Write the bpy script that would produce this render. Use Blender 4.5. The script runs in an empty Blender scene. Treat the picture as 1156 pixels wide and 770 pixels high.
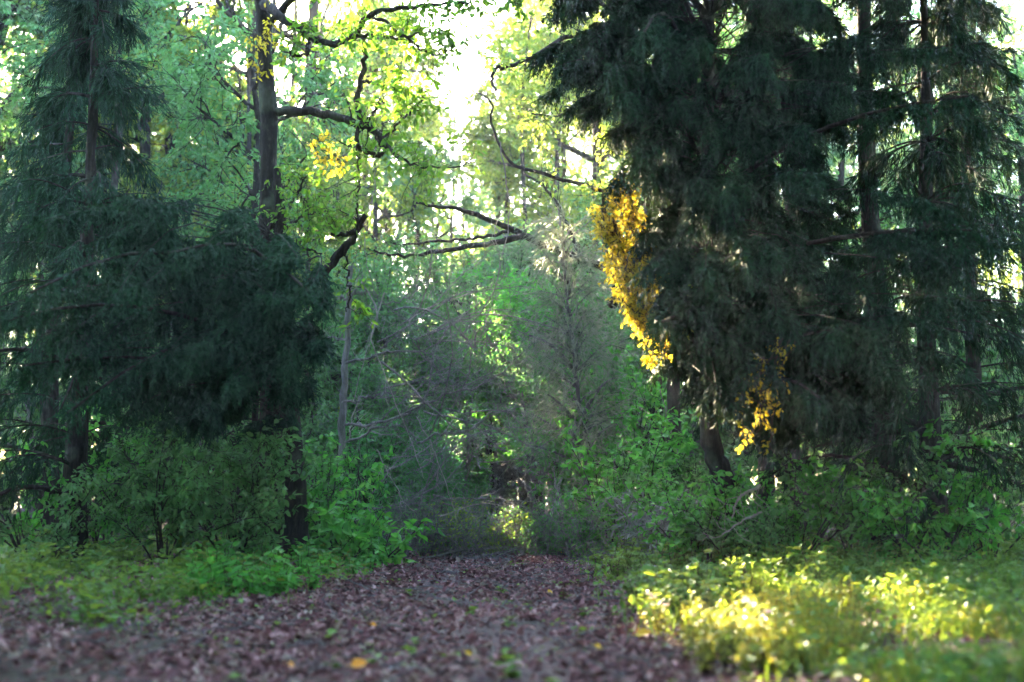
import bpy, math, time
import numpy as np
T0 = time.time()
S = bpy.context.scene
C = S.collection
R = np.random.default_rng(11)
PI = math.pi
rad = math.radians

# ------------------------------------------------------------------ camera geometry
FPX, CX, CY, HZ, CAMH = 1437.0, 578.0, 385.0, 545.0, 1.2
PITCH = math.atan((HZ - CY) / FPX)
def pt(px, py, d):
    """world point that lies d metres ahead along the path"""
    u, v = (px - CX) / FPX, (CY - py) / FPX
    yy = math.cos(PITCH) - v * math.sin(PITCH)
    zz = math.sin(PITCH) + v * math.cos(PITCH)
    return np.array([u * d / yy, d, CAMH + zz * d / yy])
def gx(px, d): return (px - CX) / FPX * d
SUN_AZ, SUN_EL = rad(-21), rad(26)
SUN = np.array([math.sin(SUN_AZ) * math.cos(SUN_EL), math.cos(SUN_AZ) * math.cos(SUN_EL), math.sin(SUN_EL)])

# ------------------------------------------------------------------ mesh helpers
def norm(a):
    return a / np.maximum(np.linalg.norm(a, axis=-1, keepdims=True), 1e-9)

class MB:
    def __init__(s): s.V, s.F, s.M, s.n, s.sm = [], [], [], 0, []
    def add(s, V, F, mi=0, smooth=False):
        if len(V) == 0: return
        s.V.append(np.asarray(V, np.float32).reshape(-1, 3)); F = np.asarray(F, np.int64).reshape(-1, 4)
        s.F.append(F + s.n); s.M.append(np.full(len(F), mi, np.int32)); s.sm.append(np.full(len(F), smooth, bool))
        s.n += len(s.V[-1])
    def build(s, name, mats, parent=None, origin=(0, 0, 0)):
        if not isinstance(mats, (list, tuple)): mats = [mats]
        V = np.concatenate(s.V) - np.asarray(origin, np.float32); F = np.concatenate(s.F)
        me = bpy.data.meshes.new(name)
        me.vertices.add(len(V)); me.vertices.foreach_set('co', V.astype(np.float32).ravel())
        me.loops.add(F.size); me.loops.foreach_set('vertex_index', F.astype(np.int32).ravel())
        me.polygons.add(len(F)); me.polygons.foreach_set('loop_start', np.arange(0, F.size, 4, dtype=np.int32))
        for m in mats: me.materials.append(m)
        me.polygons.foreach_set('material_index', np.concatenate(s.M))
        me.polygons.foreach_set('use_smooth', np.concatenate(s.sm))
        me.update(calc_edges=True)
        o = bpy.data.objects.new(name, me); C.objects.link(o)
        if parent is not None: o.parent = parent
        else: o.location = origin
        return o

def tubes(P, Rr, k=5):
    """P [M,N,3] centre lines, Rr [M,N] radii -> verts, quads"""
    M, N = P.shape[:2]
    T = np.empty_like(P); T[:, 1:-1] = P[:, 2:] - P[:, :-2]; T[:, 0] = P[:, 1] - P[:, 0]; T[:, -1] = P[:, -1] - P[:, -2]
    T = norm(T)
    ref = np.where(np.abs(T[..., 2:3]) > .8, np.array([1., 0, 0]), np.array([0, 0, 1.]))
    ref = np.broadcast_to(ref[:, :1], T.shape)
    A = norm(np.cross(T, ref)); B = np.cross(T, A)
    a = np.arange(k) * 2 * PI / k
    ring = P[:, :, None] + Rr[:, :, None, None] * (np.cos(a)[:, None] * A[:, :, None] + np.sin(a)[:, None] * B[:, :, None])
    V = ring.reshape(-1, 3)
    m, n, j = np.meshgrid(np.arange(M), np.arange(N - 1), np.arange(k), indexing='ij')
    b = (m * N + n) * k; j2 = (j + 1) % k
    F = np.stack([b + j, b + j2, b + k + j2, b + k + j], -1).reshape(-1, 4)
    return V, F

def leaves(P, D, Nn, L, ratio=.5, fold=.25, curl=.15, belly=.42):
    """pointed leaves of two folded halves. P base, D axis, Nn rough normal, L length"""
    D = norm(D); Sd = norm(np.cross(D, Nn)); U = np.cross(Sd, D)
    L = np.asarray(L)[:, None]; W = L * np.asarray(ratio).reshape(-1, 1) * .5
    f = fold * W; c = curl * L
    b = P; t = P + D * L - U * c
    def q(x, w, sg): return P + D * L * x + sg * Sd * W * w + U * (f * w) - U * c * x * x
    V = np.stack([b, q(belly * .6, .85, 1), q(belly + .25, .8, 1), t, q(belly + .25, .8, -1), q(belly * .6, .85, -1)], 1)
    n = len(P) ; i = np.arange(n)[:, None] * 6
    F = np.concatenate([i + np.array([0, 1, 2, 3]), i + np.array([0, 3, 4, 5])], 1)
    return V.reshape(-1, 3), F.reshape(-1, 4)

def paths(P0, D0, L, N, wob=.25, grav=0., r=R):
    M = len(P0); P = np.empty((M, N, 3)); P[:, 0] = P0; D = norm(np.asarray(D0, float)).copy()
    st = (np.asarray(L) / (N - 1))[:, None]
    for i in range(1, N):
        D = norm(D + r.normal(0, wob, (M, 3)) + np.array([0, 0, grav]))
        P[:, i] = P[:, i - 1] + D * st
    return P

def spline(pts, n):
    """smooth curve through control points (Catmull-Rom)"""
    p = np.asarray(pts, float); p = np.vstack([2 * p[0] - p[1], p, 2 * p[-1] - p[-2]])
    seg = len(p) - 3; out = []
    for t in np.linspace(0, seg - 1e-6, n):
        i = int(t); f = t - i; a, b, c, d = p[i:i + 4]
        out.append(.5 * (2 * b + (c - a) * f + (2 * a - 5 * b + 4 * c - d) * f * f + (3 * b - a - 3 * c + d) * f ** 3))
    return np.array(out)

def unit(n, r=R): return norm(r.normal(0, 1, (n, 3)))
def sample(P, n, lo=.15, hi=1., r=R):
    """n points per path -> pos [M*n,3], tangent, param, path index"""
    M, N = P.shape[:2]
    u = r.uniform(lo, hi, (M, n)); x = u * (N - 1.001); i = x.astype(int); f = (x - i)[..., None]
    m = np.arange(M)[:, None]
    a, b = P[m, i], P[m, i + 1]
    return (a + (b - a) * f).reshape(-1, 3), norm(b - a).reshape(-1, 3), u.ravel(), np.repeat(np.arange(M), n)

# ------------------------------------------------------------------ where the low sun gets through the canopy
LIT = [(pt(700, 250, 15.2), .7), (pt(715, 300, 15.2), 1.0), (pt(730, 370, 15.2), .75), (pt(845, 450, 13.5), .5), (pt(800, 728, 10.0), .28), (pt(838, 700, 10.9), .2), (pt(745, 742, 9.3), .13), (pt(850, 760, 9.2), .34), (pt(420, 60, 18), .6), (pt(372, 180, 17.6), .4), (pt(660, 170, 21.5), .4), (pt(790, 520, 14.5), .5), (pt(500, 470, 24), .3), (pt(560, 400, 26), .4), (pt(600, 545, 30), .4), (pt(600, 560, 24), .4)]
_b = np.random.default_rng(5)
for _i in range(11): LIT.append((np.array([_b.uniform(-2.6, 2.2), _b.uniform(21, 33), _b.uniform(.6, 7)]), _b.uniform(.3, .7)))
def sunmask(P, r=R):
    keep = np.ones(len(P), bool)
    for c, rr in LIT:
        w = P - c; t = w @ SUN
        d = np.linalg.norm(w - t[:, None] * SUN, axis=1)
        keep &= ~((t > .5) & (d < rr * (1 + .02 * t)) & (r.random(len(P)) < .97))
    return keep

# ------------------------------------------------------------------ materials
def nt(name):
    m = bpy.data.materials.new(name); m.use_nodes = True; t = m.node_tree; t.nodes.clear()
    return m, t, t.nodes.new, t.links.new
def ramp(t, fac, stops):
    n = t.nodes.new('ShaderNodeValToRGB'); e = n.color_ramp.elements
    while len(e) < len(stops): e.new(.5)
    for k, (p, c) in enumerate(stops): e[k].position = p; e[k].color = (*c, 1)
    t.links.new(fac, n.inputs[0]); return n.outputs[0]
def leafmat(name, cols, trans, tf=.45, rough=.5, spec=.35, vary=.35, scale=.9):
    m, t, N, L = nt(name)
    geo = N('ShaderNodeNewGeometry'); tc = N('ShaderNodeTexCoord')
    no = N('ShaderNodeTexNoise'); no.inputs['Scale'].default_value = scale; no.inputs['Detail'].default_value = 3
    L(tc.outputs['Object'], no.inputs['Vector'])
    ad = N('ShaderNodeMath'); ad.operation = 'MULTIPLY_ADD'; ad.inputs[1].default_value = 1.2; ad.inputs[2].default_value = -.6
    L(no.outputs['Fac'], ad.inputs[0])
    a2 = N('ShaderNodeMath'); a2.operation = 'ADD'; a2.use_clamp = True
    L(geo.outputs['Random Per Island'], a2.inputs[0]); L(ad.outputs[0], a2.inputs[1])
    k = len(cols)
    col = ramp(t, a2.outputs[0], [(i / max(1, k - 1), c) for i, c in enumerate(cols)])
    p = N('ShaderNodeBsdfPrincipled'); p.inputs['Roughness'].default_value = rough; p.inputs['Specular IOR Level'].default_value = spec
    L(col, p.inputs['Base Color'])
    mx = N('ShaderNodeMix'); mx.data_type = 'RGBA'; mx.blend_type = 'MIX'; mx.inputs['Factor'].default_value = .6
    L(col, mx.inputs[6]); mx.inputs[7].default_value = (*trans, 1)
    tr = N('ShaderNodeBsdfTranslucent'); L(mx.outputs[2], tr.inputs['Color'])
    ms = N('ShaderNodeMixShader'); ms.inputs[0].default_value = tf
    L(p.outputs[0], ms.inputs[1]); L(tr.outputs[0], ms.inputs[2])
    o = N('ShaderNodeOutputMaterial'); L(ms.outputs[0], o.inputs['Surface'])
    return m
def barkmat(name, a, b, c, scale=6.):
    m, t, N, L = nt(name)
    tc = N('ShaderNodeTexCoord'); mp = N('ShaderNodeMapping'); mp.inputs['Scale'].default_value = (scale * 2.2, scale * 2.2, scale * .5)
    L(tc.outputs['Object'], mp.inputs['Vector'])
    no = N('ShaderNodeTexNoise'); no.inputs['Scale'].default_value = 1.5; no.inputs['Detail'].default_value = 6; no.inputs['Roughness'].default_value = .7
    L(mp.outputs[0], no.inputs['Vector'])
    n2 = N('ShaderNodeTexNoise'); n2.inputs['Scale'].default_value = 2.3; n2.inputs['Detail'].default_value = 4; L(tc.outputs['Object'], n2.inputs['Vector'])
    col = ramp(t, no.outputs['Fac'], [(.3, a), (.55, b), (.75, c)])
    li = ramp(t, n2.outputs['Fac'], [(.54, (0, 0, 0)), (.68, (.5, .5, .5))])
    mx = N('ShaderNodeMix'); mx.data_type = 'RGBA'; L(li, mx.inputs['Factor']); L(col, mx.inputs[6]); mx.inputs[7].default_value = (.14, .16, .11, 1)
    p = N('ShaderNodeBsdfPrincipled'); p.inputs['Roughness'].default_value = .9; p.inputs['Specular IOR Level'].default_value = .15; L(mx.outputs[2], p.inputs['Base Color'])
    bu = N('ShaderNodeBump'); bu.inputs['Strength'].default_value = 1.; bu.inputs['Distance'].default_value = .06; L(no.outputs['Fac'], bu.inputs['Height']); L(bu.outputs[0], p.inputs['Normal'])
    o = N('ShaderNodeOutputMaterial'); L(p.outputs[0], o.inputs['Surface'])
    return m
def soilmat(name, stops, sc=7.):
    m, t, N, L = nt(name)
    tc = N('ShaderNodeTexCoord')
    n1 = N('ShaderNodeTexNoise'); n1.inputs['Scale'].default_value = sc; n1.inputs['Detail'].default_value = 8; n1.inputs['Roughness'].default_value = .7; L(tc.outputs['Object'], n1.inputs['Vector'])
    v = N('ShaderNodeTexVoronoi'); v.inputs['Scale'].default_value = 22; L(tc.outputs['Object'], v.inputs['Vector'])
    ad = N('ShaderNodeMath'); ad.operation = 'MULTIPLY_ADD'; ad.inputs[1].default_value = .25; L(v.outputs['Distance'], ad.inputs[0]); L(n1.outputs['Fac'], ad.inputs[2])
    col = ramp(t, ad.outputs[0], stops)
    p = N('ShaderNodeBsdfPrincipled'); p.inputs['Roughness'].default_value = .9; p.inputs['Specular IOR Level'].default_value = .2; L(col, p.inputs['Base Color'])
    bu = N('ShaderNodeBump'); bu.inputs['Strength'].default_value = 1.; bu.inputs['Distance'].default_value = .04; L(ad.outputs[0], bu.inputs['Height']); L(bu.outputs[0], p.inputs['Normal'])
    o = N('ShaderNodeOutputMaterial'); L(p.outputs[0], o.inputs['Surface'])
    return m
LM = {
 'broad': leafmat('broad_green_leaf', [(.03, .11, .015), (.045, .18, .02), (.07, .23, .025), (.18, .24, .025)], (.26, .46, .03), .48),
 'gold': leafmat('sun_gilded_leaf', [(.12, .22, .02), (.34, .32, .02), (.50, .40, .025), (.52, .36, .02)], (.80, .62, .04), .55),  # gold of the sunlit fringe painted into the leaf colour
 'lime': leafmat('yellow_green_leaf', [(.045, .14, .02), (.085, .20, .03), (.15, .25, .035), (.26, .28, .04)], (.36, .46, .06), .5),
 'mid': leafmat('small_green_leaf', [(.03, .12, .035), (.058, .18, .052), (.085, .22, .07), (.13, .22, .07)], (.20, .42, .09), .45),
 'bright': leafmat('fresh_green_leaf', [(.03, .15, .025), (.05, .25, .035), (.08, .33, .05), (.16, .36, .05)], (.18, .55, .05), .45),
 'far': leafmat('hazed_leaf', [(.045, .13, .06), (.075, .18, .082), (.115, .22, .10), (.15, .24, .11)], (.27, .44, .14), .45),  # haze of distance put in as a paler, bluer green
 'grey': leafmat('grey_feathery_leaf', [(.10, .14, .09), (.14, .18, .12), (.19, .20, .16), (.23, .215, .19)], (.34, .38, .22), .42),
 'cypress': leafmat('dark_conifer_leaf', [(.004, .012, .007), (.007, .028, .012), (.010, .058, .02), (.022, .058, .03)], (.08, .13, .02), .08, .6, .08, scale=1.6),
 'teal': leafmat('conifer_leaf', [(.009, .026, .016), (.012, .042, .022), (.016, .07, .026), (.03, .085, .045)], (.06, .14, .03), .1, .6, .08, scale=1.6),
 'fresh': leafmat('drooping_green_leaf', [(.03, .14, .03), (.04, .19, .035), (.05, .22, .04)], (.10, .36, .05), .35),
 'weed': leafmat('weed_leaf', [(.025, .09, .02), (.038, .15, .025), (.055, .20, .03), (.11, .22, .035)], (.36, .42, .04), .45),
 'weedy': leafmat('sunny_weed_leaf', [(.06, .15, .025), (.12, .21, .03), (.26, .27, .03), (.42, .29, .03)], (.58, .50, .04), .4),  # yellow partly sunlight put into the colour, partly the leaf's own
 'silver': leafmat('silver_grey_leaf', [(.10, .12, .10), (.16, .18, .16), (.24, .25, .23)], (.2, .25, .15), .2),
 'litter': leafmat('dead_leaf', [(.045, .016, .021), (.10, .038, .045), (.165, .066, .077), (.25, .115, .125), (.42, .25, .255)], (.12, .06, .04), .12, .6, .3, scale=2.5),
 'litter2': leafmat('pale_dead_leaf', [(.16, .11, .10), (.26, .19, .17), (.36, .28, .25)], (.2, .12, .06), .15, .6, .3),
 'yleaf': leafmat('bright_yellow_leaf', [(.62, .36, .02), (.70, .40, .03)], (.6, .35, .02), .2),
 'oleaf': leafmat('orange_leaf', [(.70, .26, .015), (.75, .30, .02)], (.6, .25, .02), .2),
 'pink': leafmat('pale_pink_petal', [(.55, .36, .45), (.62, .42, .52)], (.5, .3, .4), .3),
}
BK = {
 'dark': barkmat('dark_bark', (.010, .008, .007), (.036, .028, .024), (.11, .09, .075)),
 'brown': barkmat('brown_bark', (.022, .012, .010), (.065, .038, .030), (.15, .10, .08)),
 'grey': barkmat('grey_bark', (.07, .06, .065), (.15, .13, .14), (.24, .215, .225)),
 'dead': barkmat('dead_wood', (.10, .085, .085), (.20, .175, .17), (.34, .30, .29)),
 'pale': barkmat('bleached_wood', (.20, .165, .15), (.32, .27, .245), (.45, .40, .36)),
}
M_ground = soilmat('woodland_soil', [(.3, (.018, .013, .012)), (.5, (.04, .028, .024)), (.7, (.07, .055, .04))])
M_path = soilmat('path_soil', [(.3, (.02, .012, .014)), (.5, (.045, .028, .03)), (.72, (.09, .06, .06))])
M_stone = soilmat('pale_stone', [(.3, (.45, .42, .42)), (.7, (.6, .56, .56))], 12)

# ------------------------------------------------------------------ tagging
def tag(o, label, cat, group=None):
    o['label'] = label; o['category'] = cat
    if group: o['group'] = group
    return o
def thing(name, loc, label, cat, group=None):
    o = bpy.data.objects.new(name, None); o.empty_display_size = .1; C.objects.link(o); o.location = loc
    return tag(o, label, cat, group)

# ------------------------------------------------------------------ ground and path
def hgt(x, y):
    x = np.asarray(x, float); y = np.asarray(y, float)
    near = np.exp(-((y - 14) / 40) ** 2)
    b = .018 * (np.sin(3.1 * x + 1.3 * y) + np.sin(2.3 * y - 1.7 * x + 1) + .6 * np.sin(5.2 * x + 4.1 * y))
    side = np.clip((np.abs(x + .4) - 1.5) / 2.5, 0, 1); side = side * side * (3 - 2 * side)
    return (b + .14 * side) * near
def axis(lo, hi, n, far, m):
    a = np.linspace(lo, hi, n); e = np.geomspace(1, far, m)[1:]
    return np.concatenate([(lo + 1 - e)[::-1], a, hi - 1 + e])
def sheet(name, xs, ys, mat, dz=0., edge=None):
    X, Y = np.meshgrid(xs, ys, indexing='ij'); 
    if edge is not None: X = edge(X, Y)
    V = np.stack([X, Y, hgt(X, Y) + dz], -1).reshape(-1, 3); nx, ny = X.shape
    i, j = np.meshgrid(np.arange(nx - 1), np.arange(ny - 1), indexing='ij'); a = i * ny + j
    b = MB(); b.add(V, np.stack([a, a + ny, a + ny + 1, a + 1], -1).reshape(-1, 4), 0, True)
    o = b.build(name, mat); o['kind'] = 'structure'; return o
sheet('ground', axis(-12, 12, 161, 900, 26), axis(2, 34, 221, 900, 26), M_ground)
def pedge(X, Y):
    l = -1.85 + .22 * np.sin(.8 * Y) + .1 * np.sin(2.1 * Y + 1); r = .98 + .14 * np.sin(.7 * Y + 2) + .09 * np.sin(1.9 * Y)
    return l + (r - l) * X
sheet('path', np.linspace(0, 1, 45), np.linspace(2, 27, 260), M_path, .006, pedge)

def ground_leaves(n, xr, yr, L, mat, name, lift=.012, dens=None, ratio=(.4, .75), tilt=.45, group=None):
    x = R.uniform(*xr, n); y = R.uniform(*yr, n)
    if dens is not None:
        k = R.random(n) < dens(x, y); x, y = x[k], y[k]
    n = len(x)
    P = np.stack([x, y, hgt(x, y) + lift + R.random(n) * .03], 1)
    D = unit(n); D[:, 2] *= tilt; Nn = np.array([0, 0, 1.]) + R.normal(0, tilt, (n, 3))
    b = MB(); b.add(*leaves(P, D, Nn, R.uniform(*L, n), R.uniform(*ratio, n), .7, .35))
    o = b.build(name, mat); o['kind'] = 'stuff'; return o
def litdens(x, y):
    d = np.exp(-np.clip(x - .95, 0, 9) / .5) * np.exp(-np.clip(-2.6 - x, 0, 9) / 1.2)
    w = np.sin(2 * x + 1.4 * y) * np.sin(1.1 * y) + .6 * np.sin(3.7 * x - 2.3 * y + 1) * np.sin(2.9 * y + x)
    tr = np.exp(-((x + .9 + .1 * np.sin(y)) / .22) ** 2) + np.exp(-((x - .25 + .1 * np.sin(y)) / .22) ** 2)   # two trodden lines
    return np.clip(d * (.68 + .42 * w) * (1 - .55 * tr), .12, 1)
ground_leaves(105000, (-5, 3.2), (5.5, 24), (.022, .095), LM['litter'], 'leaf_litter', dens=litdens)
ground_leaves(3600, (-4.5, 2.6), (5.5, 24), (.05, .10), LM['litter2'], 'leaf_litter', .03, dens=litdens)

def twig_litter(n):
    x = R.uniform(-3.2, 1.6, n); y = R.uniform(6, 21, n); a = R.uniform(0, PI, n)
    P = paths(np.stack([x, y, hgt(x, y) + .045], 1), np.stack([np.cos(a), np.sin(a), R.normal(0, .06, n)], 1), R.uniform(.1, .5, n), 5, .12)
    P[..., 2] = np.maximum(P[..., 2], hgt(P[..., 0], P[..., 1]) + .02)
    b = MB(); b.add(*tubes(P, np.linspace(.008, .003, 5) * R.uniform(.5, 1.4, (n, 1)), 4), 0, True); o = b.build('twig_litter', BK['grey']); o['kind'] = 'stuff'
twig_litter(650)
# ------------------------------------------------------------------ tree builders
class Plant:
    """wood grouped per limb, and a crown"""
    def __init__(s, name, base, label, cat, bark, leaf, group=None):
        s.base = np.asarray(base, float); s.root = thing(name, tuple(s.base), label, cat, group)
        s.bark, s.leaf = bark, leaf; s.crown = MB(); s.parts = []
    def part(s, name): b = MB(); s.parts.append((name, b)); return b
    def done(s, crown_name='crown'):
        for n, b in s.parts:
            if b.V: b.build(n, s.bark, s.root, s.base)
        if s.crown.V: s.crown.build(crown_name, [s.leaf, s.bark], s.root, s.base)
        return s.root

def tube1(b, pts, r0, r1, n=14, k=8, jit=0., mi=0, pw=1.):
    P = spline(pts, n)
    if jit: P[1:-1] += R.normal(0, jit, (n - 2, 3))
    u = np.linspace(0, 1, n); rr = r0 + (r1 - r0) * u ** pw
    rr = rr * (1 + R.normal(0, .06, n))
    if r0 > .1: rr = rr * (1 + .8 * np.exp(-u * 16))            # root flare
    b.add(*tubes(P[None], rr[None], k), mi, True); return P

def leafing(P, leaf_n, L, crown, spread=.35, lo=.2, ratio=(.4, .6), flat=.5, down=.35, mask=True, mi=0):
    """leaves along the twigs P"""
    p, t, u, _ = sample(P, leaf_n, lo, 1.)
    if mask:                                                         # open ground under the far trees
        k = ~((np.abs(p[:, 0] - .022 * p[:, 1] + .25) < .030 * p[:, 1]) & (p[:, 2] < 1.7) & (p[:, 1] > 23.5)); p, t = p[k], t[k]
        if len(p) == 0: return
    n = len(p)
    D = t * .5 + unit(n) * .8; D[:, 2] = D[:, 2] * .7 - down
    p = p + unit(n) * (R.random((n, 1)) * .04 * spread / .35)
    Nn = np.array([0, 0, 1.]) * (flat * 2) + unit(n)
    if mask:
        k = sunmask(p); p, D, Nn = p[k], D[k], Nn[k]; n = len(p)
    if n: crown.add(*leaves(p, D, Nn, R.uniform(.6, 1.2, n) * L, R.uniform(*ratio, n)), mi)

def branch_out(b, P, r, n1, l1, n2, l2, leafn, L, crown, lo=.25, grav=(.02, -.05), wob=.22, ratio=(.4, .6), mask=True, up=.25, leaf_lo=.2):
    """side branches and twigs grown from limb centre lines P [M,N,3]; leaves on the twigs"""
    p, t, u, _ = sample(P, n1, lo, 1.)
    d = norm(t * .6 + unit(len(p)) * .9 + np.array([0, 0, up]))
    len1 = l1 * R.uniform(.5, 1.15, len(p)) * (1.15 - .5 * u)
    B = paths(p, d, len1, 6, wob, grav[0])
    r1 = r * .42 * (1.1 - .6 * u)
    if mask and leafn:
        k = sunmask(B[:, 3]); B, r1 = B[k], r1[k]
        if len(B) == 0: return B
    b.add(*tubes(B, np.maximum(.004, r1[:, None] * np.linspace(1, .3, 6)), 5), 0, True)
    if n2 == 0:
        if leafn: leafing(B, leafn, L, crown, ratio=ratio, mask=mask)
        return B
    p2, t2, u2, i2 = sample(B, n2, .2, 1.)
    d2 = norm(t2 * .6 + unit(len(p2)))
    Tw = paths(p2, d2, l2 * R.uniform(.5, 1.2, len(p2)), 4, wob * 1.1, grav[1])
    if mask and leafn:
        k = sunmask(Tw[:, 2]); Tw, i2 = Tw[k], i2[k]
        if len(Tw) == 0: return Tw
    b.add(*tubes(Tw, np.maximum(.0032, (r1[i2] * .45)[:, None] * np.linspace(1, .35, 4)), 3), 0, True)
    if leafn: leafing(Tw, leafn, L, crown, ratio=ratio, mask=mask, lo=leaf_lo)
    return Tw

def broadleaf(name, x, y, h, r, label, bark, leaf, L=.09, limbs=7, llen=3.2, cb=.3, n1=7, n2=6, leafn=9, lean=(0, 0), l1=1.5, l2=.7, ratio=(.4, .6), grav=.03, group=None, cat='tree', droop=-.05):
    base = np.array([x, y, float(hgt(x, y)) - .05])
    T = Plant(name, base, label, cat, bark, leaf, group)
    top = base + np.array([lean[0], lean[1], h])
    mid = (base + top) / 2 + R.normal(0, .12 * r / .15, 3) * np.array([1, 1, 0])
    P = tube1(T.part('trunk'), [base, base * .7 + mid * .3 + R.normal(0, .05, 3), mid, mid * .4 + top * .6 + R.normal(0, .15, 3), top], r, r * .2, 18, 9, .015)
    for i in range(limbs):
        f = cb + (1 - cb) * (i + R.random() * .7) / limbs
        f = min(f, .97); q = P[int(f * 17)]
        az = i * 2.4 + R.normal(0, .4); el = R.uniform(.15, .7)
        d = np.array([math.cos(az) * math.cos(el), math.sin(az) * math.cos(el), math.sin(el)])
        ll = llen * R.uniform(.75, 1.15) * (1.1 - .55 * (f - cb) / (1 - cb))
        b = T.part('limb')
        lp = paths(q[None], d[None], np.array([ll]), 9, .16, grav)
        lr = r * .5 * (1.15 - .7 * f)
        b.add(*tubes(lp, (lr * np.linspace(1, .25, 9))[None], 6), 0, True)
        branch_out(b, lp, lr, n1, l1, n2, l2, leafn, L, T.crown, .2, (grav, droop), .22, ratio)
    return T.done()

def conifer_sprays(T, boughs, ntw, twl, nst, sl, wood, r0=.02, lo=.3, droop=-.22, mask=True, ratio=.10, spread=.9):
    """drooping boughs carrying hanging sprays of narrow leaves; wood goes to MB 'wood' slot 1"""
    N = boughs.shape[1]
    wood.add(*tubes(boughs, r0 * R.uniform(.6, 1.2, (len(boughs), 1)) * np.linspace(1, .2, N), 4), 1, True)
    p, t, u, _ = sample(boughs, ntw, lo, 1.)
    n = len(p)
    d = norm(t * .55 + unit(n) * .55 + np.array([0, 0, -.35]))
    tw = paths(p, d, twl * R.uniform(.5, 1.25, n), 4, .12, droop)
    if mask:
        tw = tw[sunmask(tw[:, 2])]
    wood.add(*tubes(tw, np.broadcast_to(np.array([.005, .004, .003, .002]), tw.shape[:2]), 3), 0, True)
    q, tt, uu, _ = sample(tw, nst, .02, 1.)
    m = len(q)
    D = norm(tt + unit(m) * spread * .6 + np.array([0, 0, -.15]))
    T.crown.add(*leaves(q, D, unit(m), sl * R.uniform(.5, 1.25, m) * (1.15 - .5 * uu), R.uniform(.7, 1.4, m) * ratio, .2, .12), 0)

def boughs_to(trunk, targets, sag=.35, rise=.5, n=8):
    """curved boughs from the trunk line to the targets"""
    out = np.empty((len(targets), n, 3)); s = np.linspace(0, 1, n)[:, None]
    for i, g in enumerate(targets):
        z0 = g[2] + (R.uniform(-.1, rise) if rise > 0 else R.uniform(-.7, -.2)) ; j = np.argmin(np.abs(trunk[:, 2] - z0)); a = trunk[j]
        ln = np.linalg.norm(g - a)
        c = (a + g) / 2 + np.array([0, 0, sag * ln * .6]) + R.normal(0, .08 * ln, 3)
        out[i] = (1 - s) ** 2 * a + 2 * s * (1 - s) * c + s * s * g
    return out

def conifer(name, x, y, h, r, label, leaf, bark, nb=110, rmax=2.2, z0=.12, ntw=22, nst=14, twl=.55, sl=.16, lean=(0, 0), group=None, cat='tree', taper=.9, mask=True, keep=None, ratio=.10):
    base = np.array([x, y, float(hgt(x, y)) - .05])
    T = Plant(name, base, label, cat, bark, leaf, group)
    top = base + np.array([lean[0], lean[1], h])
    P = tube1(T.part('trunk'), [base, base * .66 + top * .34 + R.normal(0, .06, 3), base * .33 + top * .67 + R.normal(0, .06, 3), top], r, r * .12, 24, 9, .01)
    f = z0 + (1 - z0) * R.random(nb) ** .9
    az = R.uniform(0, 2 * PI, nb); rr = rmax * (1 - f) ** taper * R.uniform(.55, 1.05, nb) + .15
    c = P[np.clip((f * 23).astype(int), 0, 23)]
    tg = c + np.stack([np.cos(az) * rr, np.sin(az) * rr, -.25 * rr + R.normal(0, .15, nb)], 1)
    if keep is not None: tg = tg[keep(tg)]
    bo = boughs_to(P, tg)
    nm = min(6, len(bo)); order = np.argsort(-np.linalg.norm(bo[:, -1] - bo[:, 0], axis=1))[:nm]
    for i in order:
        lb = T.part('limb'); lb.add(*tubes(bo[i][None], (r * .32 * np.linspace(1, .2, 8))[None], 6), 0, True)
    conifer_sprays(T, bo, ntw, twl, nst, sl, T.crown, mask=mask, ratio=ratio)
    return T.done()

def shrub(name, x, y, h, w, label, leaf, bark, stems=7, n1=6, n2=4, leafn=7, L=.08, l1=None, l2=.35, ratio=(.45, .65), r=.014, group=None, cat='shrub', grav=-.03, up=.3, mask=True):
    base = np.array([x, y, float(hgt(x, y)) - .02])
    T = Plant(name, base, label, cat, bark, leaf, group)
    for i in range(stems):
        az = i * 2.4 + R.normal(0, .5); sp = R.uniform(.15, 1.) * w / h
        d = np.array([math.cos(az) * sp, math.sin(az) * sp, 1.])
        q = base + np.array([math.cos(az), math.sin(az), 0]) * R.uniform(.02, .25) * w * .4
        P = paths(q[None], d[None], np.array([h * R.uniform(.75, 1.2) * math.sqrt(1 + sp * sp * .5)]), 9, .1, grav)
        b = T.part('stem'); b.add(*tubes(P, (r * np.linspace(1, .3, 9))[None], 5), 0, True)
        branch_out(b, P, r, n1, l1 or h * .45, n2, l2, leafn, L, T.crown, .12, (grav, -.04), .2, ratio, mask, up)
    return T.done('foliage')
print('helpers', time.time() - T0)
#--SCENE--
def P3(l, d0, d1=None):
    """control points (px, py[, d]) -> world"""
    d1 = d0 if d1 is None else d1; n = len(l)
    return np.array([pt(a[0], a[1], a[2] if len(a) > 2 else d0 + (d1 - d0) * i / max(1, n - 1)) for i, a in enumerate(l)])

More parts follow.
